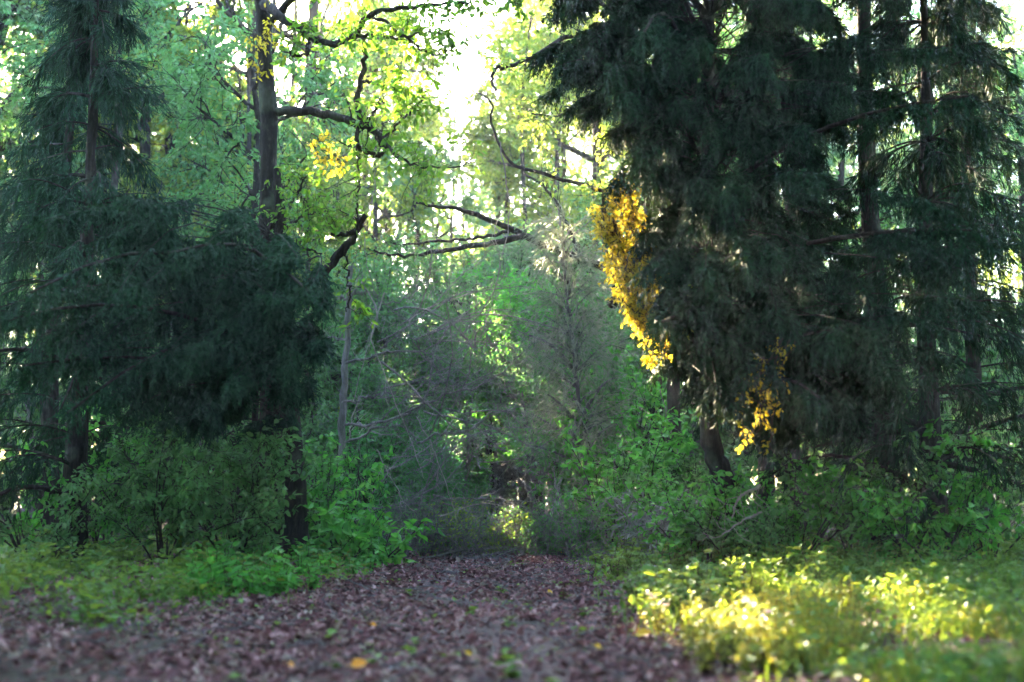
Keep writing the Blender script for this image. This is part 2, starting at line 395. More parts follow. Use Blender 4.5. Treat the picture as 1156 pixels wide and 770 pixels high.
# ================================================================== big dark conifer on the right
def interp(z, zs, xs): return np.interp(z, zs, xs)
bx_, by_ = gx(830, 18), 18.
base = np.array([bx_, by_, float(hgt(bx_, by_)) - .05])
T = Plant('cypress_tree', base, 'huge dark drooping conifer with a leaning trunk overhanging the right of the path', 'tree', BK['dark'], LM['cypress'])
trunk = tube1(T.part('trunk'), [base, pt(818, 545, 18), pt(802, 490, 17.9), pt(800, 380, 17.6), pt(800, 200, 17.3), pt(800, 0, 17.2), pt(800, -330, 17.2)], .17, .06, 40, 10, .012)
zs = [1.6, 1.95, 2.3, 2.7, 3.2, 3.76, 4.5, 5.06, 5.6, 5.8, 6.26, 6.9, 8.2, 9.5]
xs = [2.5, 2.1, 1.72, 1.54, 1.42, 1.28, 1.16, 1.14, 1.15, 1.05, .3, .17, .1, .4]
n = 4200
g = np.stack([R.uniform(0, 5.2, n), R.uniform(12.6, 19, n), R.uniform(1.9, 8.6, n)], 1)
lx = interp(g[:, 2] - .25, zs, xs) * g[:, 1] / 15 + np.abs(R.normal(0, .16, n)) + .05
lump = .3 * np.sin(g[:, 2] * 2.4 + g[:, 1] * 1.7) + .25 * np.sin(g[:, 2] * 5.1 - g[:, 1] * 2.3)
k = (g[:, 0] > lx + np.clip(lump, -.15, .4)) & (R.random(n) < np.clip(1.2 - .33 * (g[:, 0] - lx) , .22, 1))
g = g[k][:330]
ge = np.stack([R.uniform(1.7, 4.2, 160), R.uniform(13, 16.5, 160), R.uniform(2.0, 3.2, 160)], 1); g = np.concatenate([g, ge[ge[:, 0] > interp(ge[:, 2] - .3, zs, xs) * ge[:, 1] / 15 + .1][:80]])
ge = np.stack([R.uniform(.32, .65, 70), R.uniform(14.6, 16.6, 70), R.uniform(2.7, 5.5, 70)], 1); ge[:, 0] += interp(ge[:, 2] - .25, zs, xs) * ge[:, 1] / 15; g = np.concatenate([g, ge, np.stack([R.uniform(1.6, 4.6, 90), R.uniform(14, 19, 90), R.uniform(5.4, 9, 90)], 1)])
bo = boughs_to(trunk, g, .3, .9)
order = np.argsort(-np.linalg.norm(bo[:, -1] - bo[:, 0], axis=1))[:8]
for i in order: T.part('limb').add(*tubes(bo[i][None], (.045 * np.linspace(1, .3, 8))[None], 6), 0, True)
g2 = np.stack([R.uniform(.6, 5.4, 420), R.uniform(12.8, 20, 420), R.uniform(8.6, 12.5, 420)], 1); g2 = g2[g2[:, 0] > .5 + .35 * (g2[:, 2] - 8.6) + .3 * np.sin(g2[:, 1] * 2)][:230]
bo2 = boughs_to(trunk, g2, .3, .4)
conifer_sprays(T, bo2, 26, .5, 12, .2, T.crown, r0=.018, lo=.3, droop=-.38, ratio=.3, spread=1.15)
conifer_sprays(T, bo, 64, .36, 24, .09, T.crown, r0=.016, lo=.70, droop=-.34, ratio=.2, spread=1.35)
T.done()

# a second dark stem and its crown further right, behind it
conifer('cypress_tree', gx(862, 19.4), 19.4, 9.5, .14, 'dark conifer with a straight thin trunk close behind the huge leaning one', LM['teal'], BK['dark'], 120, 2.6, .22, lean=(.3, .3), keep=lambda t: t[:, 0] > 3.0)
# creeper on the conifer's edge, sunlight put into its yellow leaves
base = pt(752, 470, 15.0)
T = Plant('creeper', base, 'creeper with sunlight painted gold into its leaves hanging down the lit edge of the huge dark conifer', 'creeper', BK['brown'], LM['gold'])
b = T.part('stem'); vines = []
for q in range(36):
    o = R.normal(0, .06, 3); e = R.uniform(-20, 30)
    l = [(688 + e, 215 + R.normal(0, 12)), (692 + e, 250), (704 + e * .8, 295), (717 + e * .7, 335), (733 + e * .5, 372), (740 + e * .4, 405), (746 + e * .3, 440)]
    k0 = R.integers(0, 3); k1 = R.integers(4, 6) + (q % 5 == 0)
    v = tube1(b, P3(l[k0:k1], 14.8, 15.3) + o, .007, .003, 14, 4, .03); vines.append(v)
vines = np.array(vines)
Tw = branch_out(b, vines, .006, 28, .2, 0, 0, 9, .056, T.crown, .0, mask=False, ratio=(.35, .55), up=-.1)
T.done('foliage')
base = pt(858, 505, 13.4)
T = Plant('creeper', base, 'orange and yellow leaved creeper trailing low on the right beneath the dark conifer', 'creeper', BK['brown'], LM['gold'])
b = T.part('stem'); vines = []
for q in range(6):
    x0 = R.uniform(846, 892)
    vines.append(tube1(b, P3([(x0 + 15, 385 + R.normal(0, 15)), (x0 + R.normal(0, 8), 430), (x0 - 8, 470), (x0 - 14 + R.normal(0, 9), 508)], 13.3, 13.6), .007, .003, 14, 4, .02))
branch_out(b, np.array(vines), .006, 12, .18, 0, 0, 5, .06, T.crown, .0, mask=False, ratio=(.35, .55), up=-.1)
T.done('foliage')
base = pt(770, 372, 14.2)
T = Plant('creeper', base, 'short sunlit creeper spray sticking out of the middle of the huge dark conifer', 'creeper', BK['brown'], LM['lime'])
b = T.part('stem')
v = np.array([tube1(b, P3([(812, 322), (790, 340), (772, 362), (762, 378)], 14.0, 13.8) + R.normal(0, .06, 3), .007, .003, 14, 4, .02) for q in range(4)])
branch_out(b, v, .006, 18, .16, 0, 0, 5, .06, T.crown, .0, mask=False, ratio=(.35, .55), up=0)
T.done('foliage')

# ================================================================== dark conifer on the left
bx_, by_ = gx(336, 18.1), 18.1
base = np.array([bx_, by_, float(hgt(bx_, by_)) - .05])
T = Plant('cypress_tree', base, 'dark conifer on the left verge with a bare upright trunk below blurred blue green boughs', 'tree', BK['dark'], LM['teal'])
trunk = tube1(T.part('trunk'), [base, pt(335, 580, 18.1), pt(330, 490, 18.1), pt(322, 350, 18.0), pt(316, 235, 18.0), pt(312, 190, 18.0)], .19, .05, 30, 10, .01)
n = 2200
zs = [1.5, 1.7, 2.2, 2.6, 3.2, 3.7, 4.3, 4.8, 5.3, 5.8]
xs = [-3.1, -2.65, -2.1, -1.95, -2.25, -2.5, -2.65, -2.75, -2.9, -3.2]
g = np.stack([R.uniform(-5.2, -1.4, n), R.uniform(12.6, 18.6, n), R.uniform(1.9, 4.3, n)], 1)
lx = interp(g[:, 2] - .25, zs, xs) * g[:, 1] / 14 - np.abs(R.normal(0, .14, n))
lump = .3 * np.sin(g[:, 2] * 2.9 + g[:, 1]) + .15 * np.sin(g[:, 2] * 5 + g[:, 0] * 2)
k = (g[:, 0] < lx - np.clip(lump, -.1, .4))
g = g[k][:115]
ge = np.stack([R.uniform(-3.6, -2.1, 60), R.uniform(13, 16.5, 60), R.uniform(2.3, 4.2, 60)], 1); g = np.concatenate([g, ge[ge[:, 0] < interp(ge[:, 2] - .25, zs, xs) * ge[:, 1] / 14 - .05][:26]])
bo = boughs_to(trunk, g, .3, .7)
order = np.argsort(-np.linalg.norm(bo[:, -1] - bo[:, 0], axis=1))[:6]
for i in order: T.part('limb').add(*tubes(bo[i][None], (.04 * np.linspace(1, .3, 8))[None], 6), 0, True)
conifer_sprays(T, bo, 56, .34, 24, .085, T.crown, r0=.016, lo=.68, droop=-.18, ratio=.2, spread=1.35)
T.done()

# ================================================================== broadleaf tree on the left whose limbs reach over the path
bx_, by_ = gx(300, 18.9), 18.9
base = np.array([bx_, by_, float(hgt(bx_, by_)) - .05])
T = Plant('broadleaf_tree', base, 'brown trunked broadleaf tree at the left edge with crooked dark limbs over the path', 'tree', BK['brown'], LM['broad'])
tube1(T.part('trunk'), [base, pt(306, 450, 18.9), pt(303, 250, 18.8), pt(304, 130, 18.8), pt(296, 10, 18.8), pt(288, -120, 18.8)], .17, .10, 30, 10, .012)
T.bark = BK['brown']
def limb(l, r0, r1, d0=18.4, d1=17.4, pw=1., twigs=True, n1=10, leafn=5, nn=26, L=.125, l1=.55, l2=.35, n2=4, jit=.016, lo=.25, up=.25):
    b = T.part('limb'); P = tube1(b, P3(l, d0, d1), r0, r1, nn, 7, jit, 0, pw)
    if twigs: branch_out(b, P[None], max(r1 * 1.3, .012), n1, l1, n2, l2, leafn, L, T.crown, lo, (.0, -.06), .24, (.4, .58), True, up)
    return P
T.bark = BK['dark']
limb([(296, 5, 18.8), (312, 14), (333, 29), (353, 44), (377, 50), (397, 42), (421, 15), (448, 10), (475, 7), (502, 3), (530, 4)], .085, .018, n1=26, pw=.7, L=.12)
limb([(397, 42), (420, 41), (440, 43), (460, 40), (490, 36), (510, 30)], .035, .010, 18.2, 17.4, n1=12)
limb([(418, 18), (438, 26), (455, 40), (470, 52), (484, 60), (494, 63), (508, 57)], .026, .009, 18.0, 17.2, n1=10)
limb([(410, 42), (413, 62), (409, 85), (404, 110), (404, 128), (413, 141), (425, 150), (431, 163)], .036, .05, 18.2, 17.9, n1=8, twigs=False)
limb([(303, 126, 18.8), (343, 125), (375, 131), (404, 139), (422, 147), (431, 162), (440, 166)], .07, .035, 18.6, 17.9, pw=1.2, n1=8, lo=.3)
limb([(430, 160), (442, 148), (455, 134), (468, 120), (478, 110), (473, 92)], .022, .008, 17.9, 17.4, n1=9)
limb([(436, 164), (446, 176), (460, 184), (475, 188), (498, 189), (520, 187), (532, 183)], .024, .007, 17.9, 17.2, n1=14, L=.11)
limb([(410, 92), (425, 93), (440, 98), (455, 104), (464, 106)], .026, .016, 18.0, 17.7, n1=7)
limb([(416, 135), (426, 122), (429, 112)], .022, .012, 18., 17.8, n1=5)
limb([(404, 140), (403, 160), (412, 170), (424, 177), (432, 172)], .03, .03, 18.0, 17.9, n1=4)
limb([(402, 165), (405, 203), (403, 230), (404, 250)], .012, .016, 18.0, 18., n1=6, n2=2)
limb([(348, 42), (347, 60), (335, 63), (318, 55)], .03, .012, 18.5, 18.2, n1=6)
limb([(350, 40), (340, 30), (325, 40), (310, 46)], .02, .01, 18.5, 18.1, n1=6)
limb([(345, 330, 18.6), (350, 321), (367, 304), (384, 287), (397, 268), (406, 253), (413, 243)], .08, .045, 18.5, 18.2, n1=6, lo=.4)
limb([(404, 262), (388, 264), (374, 265)], .04, .02, 18.2, 18.1, n1=3)
limb([(300, 30, 18.8), (340, -8), (400, -20), (470, -25), (540, -15), (585, -5)], .06, .012, 18.4, 17.4, n1=26, L=.12)
limb([(393, 270), (391, 300), (395, 330), (391, 352)], .02, .012, 18.3, 18.6, n1=3)
T.done()
base = np.array([gx(288, 18.4), 18.4, 0.05])
T = Plant('broadleaf_tree', base, 'small leafy green tree leaning out above the left conifer', 'tree', BK['dark'], LM['broad'])
tube1(T.part('trunk'), [base, pt(290, 400, 18.4), pt(296, 300, 18.2), pt(315, 230, 17.8)], .06, .02, 18, 7, .01)
for l in ([(294, 320), (318, 290), (345, 280), (362, 288)], [(298, 290), (320, 262), (340, 245), (356, 240)], [(305, 260), (326, 232), (338, 215), (345, 200)], [(295, 310), (305, 330), (325, 340), (340, 335)]): limb(l, .03, .01, 18.1, 17.5, n1=9, leafn=6, L=.09, l1=.45)
T.done()
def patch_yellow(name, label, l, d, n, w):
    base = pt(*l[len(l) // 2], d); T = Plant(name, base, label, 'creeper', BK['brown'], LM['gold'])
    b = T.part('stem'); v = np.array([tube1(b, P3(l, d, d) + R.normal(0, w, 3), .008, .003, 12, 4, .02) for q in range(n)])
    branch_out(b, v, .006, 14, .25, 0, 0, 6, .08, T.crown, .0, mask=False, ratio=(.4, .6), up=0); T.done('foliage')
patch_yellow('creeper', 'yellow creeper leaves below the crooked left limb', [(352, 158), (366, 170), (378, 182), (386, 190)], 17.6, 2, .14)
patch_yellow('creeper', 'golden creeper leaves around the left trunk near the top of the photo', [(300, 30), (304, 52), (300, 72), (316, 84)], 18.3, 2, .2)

# ================================================================== trees of the middle distance
# tree with the broken-looking level limbs
bx_, by_ = gx(741, 24.5), 24.5
base = np.array([bx_, by_, float(hgt(bx_, by_)) - .05])
T = Plant('broadleaf_tree', base, 'grey brown tree behind the golden creeper sending long level limbs left', 'tree', BK['grey'], LM['mid'])
tube1(T.part('trunk'), [base, pt(742, 450, 24.5), pt(738, 330, 24.4), pt(730, 200, 24.4), pt(722, 60, 24.4)], .13, .06, 26, 9, .008)
T.bark = BK['dark']
limb([(739, 352), (712, 318), (686, 303), (655, 293), (624, 281), (600, 270), (578, 258), (539, 243), (515, 236), (490, 233), (470, 229)], .085, .02, 24.3, 22.4, n1=10, L=.085, leafn=4, lo=.45, pw=1.6, nn=34)
limb([(590, 268), (560, 274), (532, 277), (505, 282), (485, 285), (458, 289), (431, 286), (415, 280)], .06, .015, 23., 22.2, n1=16, L=.085, leafn=4, lo=.2)
limb([(575, 262), (545, 268), (520, 270), (490, 272), (460, 276), (434, 274)], .035, .014, 23., 22.5, n1=14, L=.085, leafn=4, lo=.2)
limb([(690, 345), (715, 300), (735, 250), (745, 190), (748, 120)], .1, .03, 24, 25, n1=18, L=.09, leafn=7, l1=1.2, l2=.6, n2=6)
limb([(660, 300), (640, 255), (618, 215), (590, 195)], .06, .02, 23.6, 24, n1=12, L=.09, leafn=5, l1=.9, l2=.5)
T.done()
# tree with the thin arched limb
bx_, by_ = gx(757, 21.5), 21.5
base = np.array([bx_, by_, float(hgt(bx_, by_)) - .05])
T = Plant('broadleaf_tree', base, 'slender tree half hidden by the dark conifer with one thin dark limb arching left', 'tree', BK['dark'], LM['lime'])
tube1(T.part('trunk'), [base, pt(760, 450, 21.5), pt(757, 300, 21.5), pt(753, 190, 21.5), pt(742, 60, 21.5), pt(735, -60, 21.8)], .12, .05, 26, 8, .012)
limb([(754, 238, 21.5), (728, 230), (700, 221), (683, 216), (656, 208), (629, 201), (598, 192), (578, 186), (563, 162), (554, 135), (556, 118), (546, 108), (534, 104)], .045, .012, 21.3, 20.4, n1=22, L=.10, leafn=4, lo=.1, nn=36, jit=.008)
limb([(748, 150, 21.5), (720, 130), (690, 120), (660, 120), (630, 130), (600, 128)], .04, .012, 21.5, 21.8, n1=18, L=.10, leafn=7, l1=.8, l2=.45, n2=5)
limb([(755, 260, 21.5), (735, 215), (712, 180), (690, 168)], .04, .015, 21.5, 21.0, n1=9, L=.10, leafn=5, l1=.6)
limb([(744, 90, 21.5), (700, 60), (650, 40), (602, 64), (578, 74), (563, 77), (555, 90), (560, 102)], .05, .022, 21.2, 20.4, n1=14, L=.10, leafn=5, l1=.6)
limb([(742, 60, 21.5), (690, 10), (630, -20), (580, -25), (540, -20)], .05, .015, 21.4, 20.8, n1=20, L=.10, leafn=6, l1=.8, l2=.45)
T.done()

# feathery grey tree in the centre
def feathery(px, d, top, pxs, label, leaf, nb, spread, zlo, n=0, name='tamarisk_tree'):
    x, y = gx(px, d), d; base = np.array([x, y, float(hgt(x, y)) - .05])
    T = Plant(name, base, label, 'tree', BK['grey'], leaf)
    tp = pt(px + pxs, top, d)
    tr = tube1(T.part('trunk'), [base, base * .6 + tp * .4 + np.array([R.normal(0, .25), 0, 0]), tp], .06, .012, 24, 8, .01)
    f = R.uniform(zlo, 1, nb); az = R.uniform(0, 2 * PI, nb); rr = spread * (1.05 - .5 * f) * np.sqrt(R.uniform(.1, 1, nb))
    c = tr[np.clip((f * 23).astype(int), 0, 23)]
    tg = c + np.stack([np.cos(az) * rr, np.sin(az) * rr, R.normal(.1, .3, nb)], 1)
    bo = boughs_to(tr, tg, .2, -.2)
    for i in np.argsort(-np.linalg.norm(bo[:, -1] - bo[:, 0], axis=1))[:6]:
        T.part('limb').add(*tubes(bo[i][None], (.04 * np.linspace(1, .3, 8))[None], 6), 0, True)
    conifer_sprays(T, bo, 10, .7, 11, .13, T.crown, r0=.016, lo=.3, droop=-.1, ratio=.09, spread=.7)
    return T.done()
feathery(668, 22.6, 235, -38, 'feathery grey tree with fine drooping twigs in the middle of the picture', LM['grey'], 120, 1.25, .42)
feathery(560, 30, 250, 10, 'misty grey green feathery tree behind the level limbs', LM['far'], 70, 1.7, .45)
feathery(497, 23.0, 488, 8, 'vivid green weeping sapling behind the brush at the end of the path', LM['fresh'], 26, .55, .4, name='weeping_sapling')

BG = [
 (590, 38, -10, .13, 9, 2.6, 'lime', .3, 'sunlit yellow green tree just right of the bright gap'),
 (352, 36, 0, .11, 9, 2.4, 'broad', .2, 'leafy tree behind the crooked left limbs'), # px, d, top py, trunk r, limbs, limb length, leaf, lean, label
 (345, 28, 210, .16, 9, 3.0, 'lime', 0, 'sunlit yellow green tree rising behind the left conifer'),
 (418, 26.5, 300, .10, 7, 2.2, 'mid', .4, 'thin grey tree behind the hanging twig left of centre'),
 (440, 35, 150, .17, 9, 3.4, 'lime', -.5, 'pale tree whose sunlit top glows below the bright gap'),
 (500, 36, 210, .15, 8, 3.3, 'far', 0, 'low hazy tree straight below the bright gap in the canopy'),
 (556, 30, 310, .16, 7, 2.6, 'far', -.5, 'slanting dark trunk at the far end of the path with a pale green crown'),
 (598, 33, 275, .18, 8, 3.0, 'far', .3, 'thick trunk in the mist next to the bright spot at the end of the path'),
 (626, 29.5, 320, .2, 8, 2.8, 'far', 0, 'dark double-width trunk just right of the bright spot'),
 (690, 33, 220, .16, 9, 3.2, 'lime', .4, 'yellow green tree between the grey feathery tree and the dark conifer'),
 (742, 31, 240, .15, 9, 3.0, 'mid', 0, 'green tree filling the gap beside the golden creeper'),
 (800, 33, -10, .18, 9, 3.4, 'far', 0, 'broad tree hidden almost wholly behind the huge dark conifer'),
 (385, 38, 60, .18, 9, 3.6, 'far', 0, 'hazy far tree seen between the left trunk and the crooked limbs'),
 (300, 34, -30, .2, 9, 3.6, 'lime', 0, 'sunlit far tree behind the brown left trunk'),
 (560, 46, 150, .2, 9, 4.2, 'far', 0, 'farthest pale tree under the bright gap'),
 (640, 44, 60, .2, 9, 4.2, 'lime', 0, 'far yellow green tree right of the bright gap'),
 (470, 48, 140, .2, 9, 4.4, 'far', 0, 'farthest tree left of the bright gap'),
 (720, 45, -20, .2, 9, 4.4, 'far', 0, 'far hazy tree behind the yellow green tree on the right'),
 (520, 27.5, 370, .08, 6, 1.8, 'mid', .3, 'small green tree above the dead branches'),
 (600, 27, 350, .08, 6, 1.7, 'bright', -.3, 'fresh green sapling left of the grey feathery tree'),
]
BG += [(505, 47, 90, .12, 5, 2.4, 'lime', .3, 'thin sunlit tree standing in the bright gap itself'), (553, 41, 40, .15, 9, 2.8, 'lime', .6, 'slim sunlit tree leaning right beside the bright gap'),
 (325, 41, -60, .2, 10, 4.2, 'lime', 0, 'tall sunlit tree far behind the brown left trunk'), (400, 43, -60, .2, 10, 4.0, 'lime', .5, 'tall sunlit tree far behind the crooked limbs'),
 (455, 40, 20, .18, 9, 3.2, 'lime', -.8, 'sunlit tree at the left border of the bright gap'), (270, 38, -40, .2, 10, 4.0, 'lime', 0, 'tall sunlit tree far behind the blurred boughs'), (605, 39, 10, .18, 9, 3.2, 'lime', .8, 'sunlit tree at the right border of the bright gap'),
 (200, 36, -20, .2, 10, 4.0, 'lime', 0, 'tall sunlit tree deep in the left wood'), (100, 38, -30, .2, 10, 4.2, 'far', 0, 'tall pale tree deep in the far left wood'), (960, 37, -30, .2, 10, 4.2, 'far', 0, 'tall pale tree deep in the right wood'), (1080, 38, -30, .2, 10, 4.2, 'far', 0, 'tall pale tree deep in the far right wood')]
for px, d, top, r, nl, ll, lf, lean, lab in BG:
    h = CAMH + (HZ - top) / FPX * d
    broadleaf('broadleaf_tree', gx(px, d), d, h, r, lab, BK['grey'] if r < .12 else BK['dark'], LM[lf], L=.105 if d < 32 else .15, limbs=nl + 2, llen=ll * .8, cb=.3 if d < 35 else .15, n1=13, n2=8, leafn=13, lean=(lean, 0), l1=1.5, l2=.7)

# lower trees that close the view below the tall crowns
UND = [
 (352, 30, 6.0, 'far', 'low leafy tree behind the dead tree'), (405, 29, 5.2, 'mid', 'low green tree left of the dead branches in the back'),
 (450, 31, 6.2, 'far', 'low hazy tree behind the dead branches'), (505, 33, 6.5, 'far', 'low hazy tree above the weeping sapling'),
 (540, 37, 6.5, 'far', 'farther low tree above the slanting far trunk'), (585, 39, 6.5, 'mid', 'low green tree deep behind the bright spot'), (640, 35, 6.6, 'far', 'low tree filling the space under the grey feathery tree'),
 (680, 28.5, 5.0, 'mid', 'low green tree right of the double width trunk'), (735, 26, 4.6, 'mid', 'low green tree behind the tall fresh shrub'), (780, 25, 4.8, 'mid', 'low green tree behind the leaning trunk'),
 (835, 27, 5.0, 'far', 'low tree far behind the bleached branches'), (300, 26, 5.0, 'mid', 'low green tree behind the brown left trunk'), (225, 25, 5.0, 'mid', 'low green tree in the left wood beside the conifer'), (130, 26, 5.2, 'mid', 'low green tree in the far left wood'),
 (40, 25, 5.2, 'mid', 'low green tree at the farthest left'), (920, 26, 5.2, 'mid', 'low green tree in the right wood beside the conifer'), (1010, 25, 5.0, 'mid', 'low green tree in the far right wood'), (1110, 26, 5.2, 'mid', 'low green tree at the farthest right'),
]
for px, d, h, lf, lab in UND:
    broadleaf('understory_tree', gx(px, d), d, h * (.72 if d < 31 else .95), .07, lab, BK['grey'], LM[lf], L=.11 if d < 30 else .13, limbs=10, llen=2.2, cb=.12, n1=11, n2=7, leafn=12, l1=1.2, l2=.6)
for px, d, top, lf, lab in [(425, 26, 400, 'far', 'pale bushy tree left of the dead branches'), (470, 28, 360, 'far', 'pale bushy tree behind the tangle of dead branches'), (515, 26.5, 415, 'mid', 'bushy tree in the very middle of the picture'), (560, 29, 340, 'bright', 'fresh green bushy tree below the level limbs'),
  (605, 26.5, 405, 'far', 'pale bushy tree left of the grey feathery tree base'), (650, 26, 420, 'mid', 'bushy tree behind the arching shrub'), (700, 26.5, 360, 'far', 'pale bushy tree beside the golden creeper'), (395, 24.5, 440, 'mid', 'bushy tree behind the foot of the dead tree'), (540, 32, 320, 'far', 'pale bushy tree behind the fresh green one'), (620, 32, 310, 'far', 'pale bushy tree above the double width trunk')]:
    broadleaf('bushy_tree', gx(px, d), d, CAMH + (HZ - top) / FPX * d, .05, lab, BK['grey'], LM[lf], L=.085, limbs=11, llen=1.7, cb=.14, n1=10, n2=7, leafn=13, l1=1.0, l2=.5)
# far wood beyond, a mass
def far_wood():
    b = MB(); n = 300000
    x = R.uniform(-34, 34, n); y = R.uniform(54, 63, n)
    top = 23 + 2.2 * np.sin(x * .55) + 1.6 * np.sin(x * 1.3 + 1) + 1. * np.sin(x * 2.9) - 7 * np.exp(-((x + 2.2) / 1.6) ** 2)
    z = top * R.random(n) ** .85 + R.normal(0, .4, n)
    k = (np.sin(x * 1.7 + z * .9) * np.sin(z * 1.5 - x * .8 + y) > -.6) & ~((np.abs(x - 1.2) < 1.1) & (z < 1.7) & (R.random(n) < .75)); P = np.stack([x, y, z], 1)[k]; P = P[sunmask(P)]; m = len(P)
    hi = P[:, 2] > 8 + R.normal(0, 1.5, m)  # upper leaves yellower, sun glow put into their colour
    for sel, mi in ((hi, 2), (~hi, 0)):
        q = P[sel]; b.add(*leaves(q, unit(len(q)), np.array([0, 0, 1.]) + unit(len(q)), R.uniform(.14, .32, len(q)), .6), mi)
    tx = R.uniform(-44, 44, 90); ty = R.uniform(54, 64, 90); p0 = np.stack([tx, ty, np.zeros(90)], 1)
    b.add(*tubes(paths(p0, np.tile([0., 0, 1], (90, 1)), np.full(90, 16.), 9, .05), np.tile(np.linspace(.2, .05, 9), (90, 1)), 6), 1, True)
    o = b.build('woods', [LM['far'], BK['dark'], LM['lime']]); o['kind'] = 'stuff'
far_wood()
def ring_wood():
    b = MB(); n = 140000
    x = R.uniform(-34, 34, n); y = R.uniform(-32, 52, n)
    k = ((np.abs(x) > 15 + 1.5 * np.sin(y * .4) + .16 * np.clip(y - 20, 0, 40)) | (y < -11 + 1.5 * np.sin(x * .5)))
    x, y = x[k], y[k]; n = len(x)
    z = (16 + 2 * np.sin(x * .5 + y * .4)) * R.random(n) ** 1.25; P = np.stack([x, y, z], 1); P = P[sunmask(P)]; m = len(P)
    b.add(*leaves(P, unit(m), np.array([0, 0, 1.]) + unit(m), R.uniform(.35, .75, m), .6))
    q = P[R.integers(0, m, 130)] * np.array([1, 1, 0])
    b.add(*tubes(paths(q, np.tile([0., 0, 1], (130, 1)), np.full(130, 13.), 9, .05), np.tile(np.linspace(.2, .06, 9), (130, 1)), 6), 1, True)
    o = b.build('woods', [LM['mid'], BK['dark']]); o['kind'] = 'stuff'
ring_wood()

# woods beyond the photographed strip, both sides
SIDE = [
 (-6.0, 17.5, 9.5, 'c', 'dark conifer standing deep in the wood left of the blurred boughs'),
 (-7.6, 21, 11, 'c', 'tall dark conifer behind a leafy bush at the far left'),
 (-4.9, 23, 9, 'b', 'leafy tree crowding the left conifer from behind'),
 (-8.6, 27, 11, 'b', 'broad leafy tree at the back of the left wood'),
 (-12.5, 30, 12, 'b', 'leafy tree in the far left corner of the wood'),
 (-6.6, 31, 11, 'b', 'green tree in the back row of the left wood'),
 (-15.0, 40, 14, 'b', 'tall tree showing over the far left corner'),
 (-11.0, 42, 14, 'b', 'tall pale tree over the back row on the left'),
 (5.6, 17.0, 10, 'c', 'dark conifer next to the huge leaning one on its right'),
 (7.4, 20.5, 11, 'c', 'tall dark conifer at the far right'),
 (5.4, 24, 10, 'b', 'leafy tree behind the right conifers'),
 (9.0, 27, 11, 'b', 'leafy tree in the right back row'),
 (12.6, 31, 12, 'b', 'leafy tree in the far right corner of the wood'),
 (7.5, 35, 12, 'b', 'green tree deep in the right wood'),
 (14.5, 42, 14, 'b', 'tall tree showing over the far right corner'),
 (10.0, 44, 14, 'b', 'tall pale tree over the back row on the right'),
]
for x, y, h, kd, lab in SIDE:
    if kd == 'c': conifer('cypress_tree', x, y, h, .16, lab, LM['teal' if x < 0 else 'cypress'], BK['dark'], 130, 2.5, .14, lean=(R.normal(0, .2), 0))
    else: broadleaf('broadleaf_tree', x, y, h, .17, lab, BK['dark'], LM['mid' if y < 35 else 'far'], L=.13 if y < 35 else .18, limbs=11, llen=3.0, cb=.15, n1=12, n2=8, leafn=12, l1=1.5, l2=.7)

# the wood goes on beside and behind the viewer and shades the near boughs
NEAR = [(-8.4, 6.5, 9, 'leafy tree beside the path just outside the left of the view'), (8.2, 6.5, 9.5, 'leafy tree beside the path just outside the right of the view'),
 (-4.6, -1.8, 10, 'leafy tree left of the viewer'), (4.6, -2.2, 10, 'leafy tree right of the viewer'), (-1.5, -5, 11, 'leafy tree on the path verge behind the viewer'), (2.2, -8, 11, 'second leafy tree behind the viewer'),
 (-7.5, -5, 11, 'leafy tree far behind the viewer on the left'), (8, -5, 11, 'leafy tree far behind the viewer on the right'), (-10, 12, 11, 'leafy tree in the wood left of the view'), (10.5, 13, 11, 'leafy tree in the wood right of the view')]
SUN_BLOCK = [(-6.8, 33.5, 8.5, 'added tall shade tree in front of the very tall ones left of the bright gap'), (-9.6, 33, 9, 'added tall shade tree in the left back row below the very tall crowns'),
 (-19, 37, 20, 'added very tall shade tree whose crown stands high over the far left wood'), (-15.2, 41, 20, 'added very tall shade tree left of the sunny far trees'), (-11.5, 36.5, 19, 'added very tall shade tree behind the sunlit far tree on the left'),
 (-8.3, 40, 20, 'added very tall shade tree between the left trunk and the crooked limbs in the back'), (-5.6, 37, 18.5, 'added very tall shade tree left of the bright gap'), (-22.5, 33, 19, 'added very tall shade tree in the far left back corner'), (-13.5, 32, 18, 'added very tall shade tree in the middle of the left wood'), (-17.5, 28, 17, 'added very tall shade tree in the left wood far from the path'),
 (2.5, 41, 18, 'added very tall shade tree right of the bright gap in the back'), (6.5, 38, 18, 'added very tall shade tree behind the huge dark conifer')]
SHADE_OVER = [(-5.2, 7.5, 'added shade tree left of the view arching its crown over the path'), (5.6, 7, 'added shade tree right of the view arching its crown over the path'), (-5.6, 2, 'added shade tree left of the viewer arching its crown over the path'), (5.4, 1, 'added shade tree right of the viewer arching its crown over the path'),
 (-7.4, 12, 'added shade tree in the left wood with a high crown over the blurred boughs'), (5.6, 12.5, 'added shade tree in the right wood with a high crown over the huge dark conifer'), (5.2, 18.4, 'added tall straight shade tree behind the huge dark conifer with its crown above it')]
for x, y, lab in SHADE_OVER:  # unseen canopy added to darken the stretch of path near the viewer
    broadleaf('broadleaf_tree', x, y, 14, .2, lab, BK['dark'], LM['mid'], L=.36, limbs=18, llen=6.2 if y < 9 else 4.4, cb=.72, n1=14, n2=8, leafn=8, l1=2.3, l2=1., grav=-.02)
for x, y, h, lab in SUN_BLOCK:  # high crowns added to keep the low sun off the near boughs and air
    broadleaf('broadleaf_tree', x, y, h + 7.5, .28, lab, BK['dark'], LM['lime' if x > -12 else 'far'], L=.20, limbs=24, llen=4.0, cb=.36, n1=12, n2=8, leafn=15, l1=1.8, l2=.9)
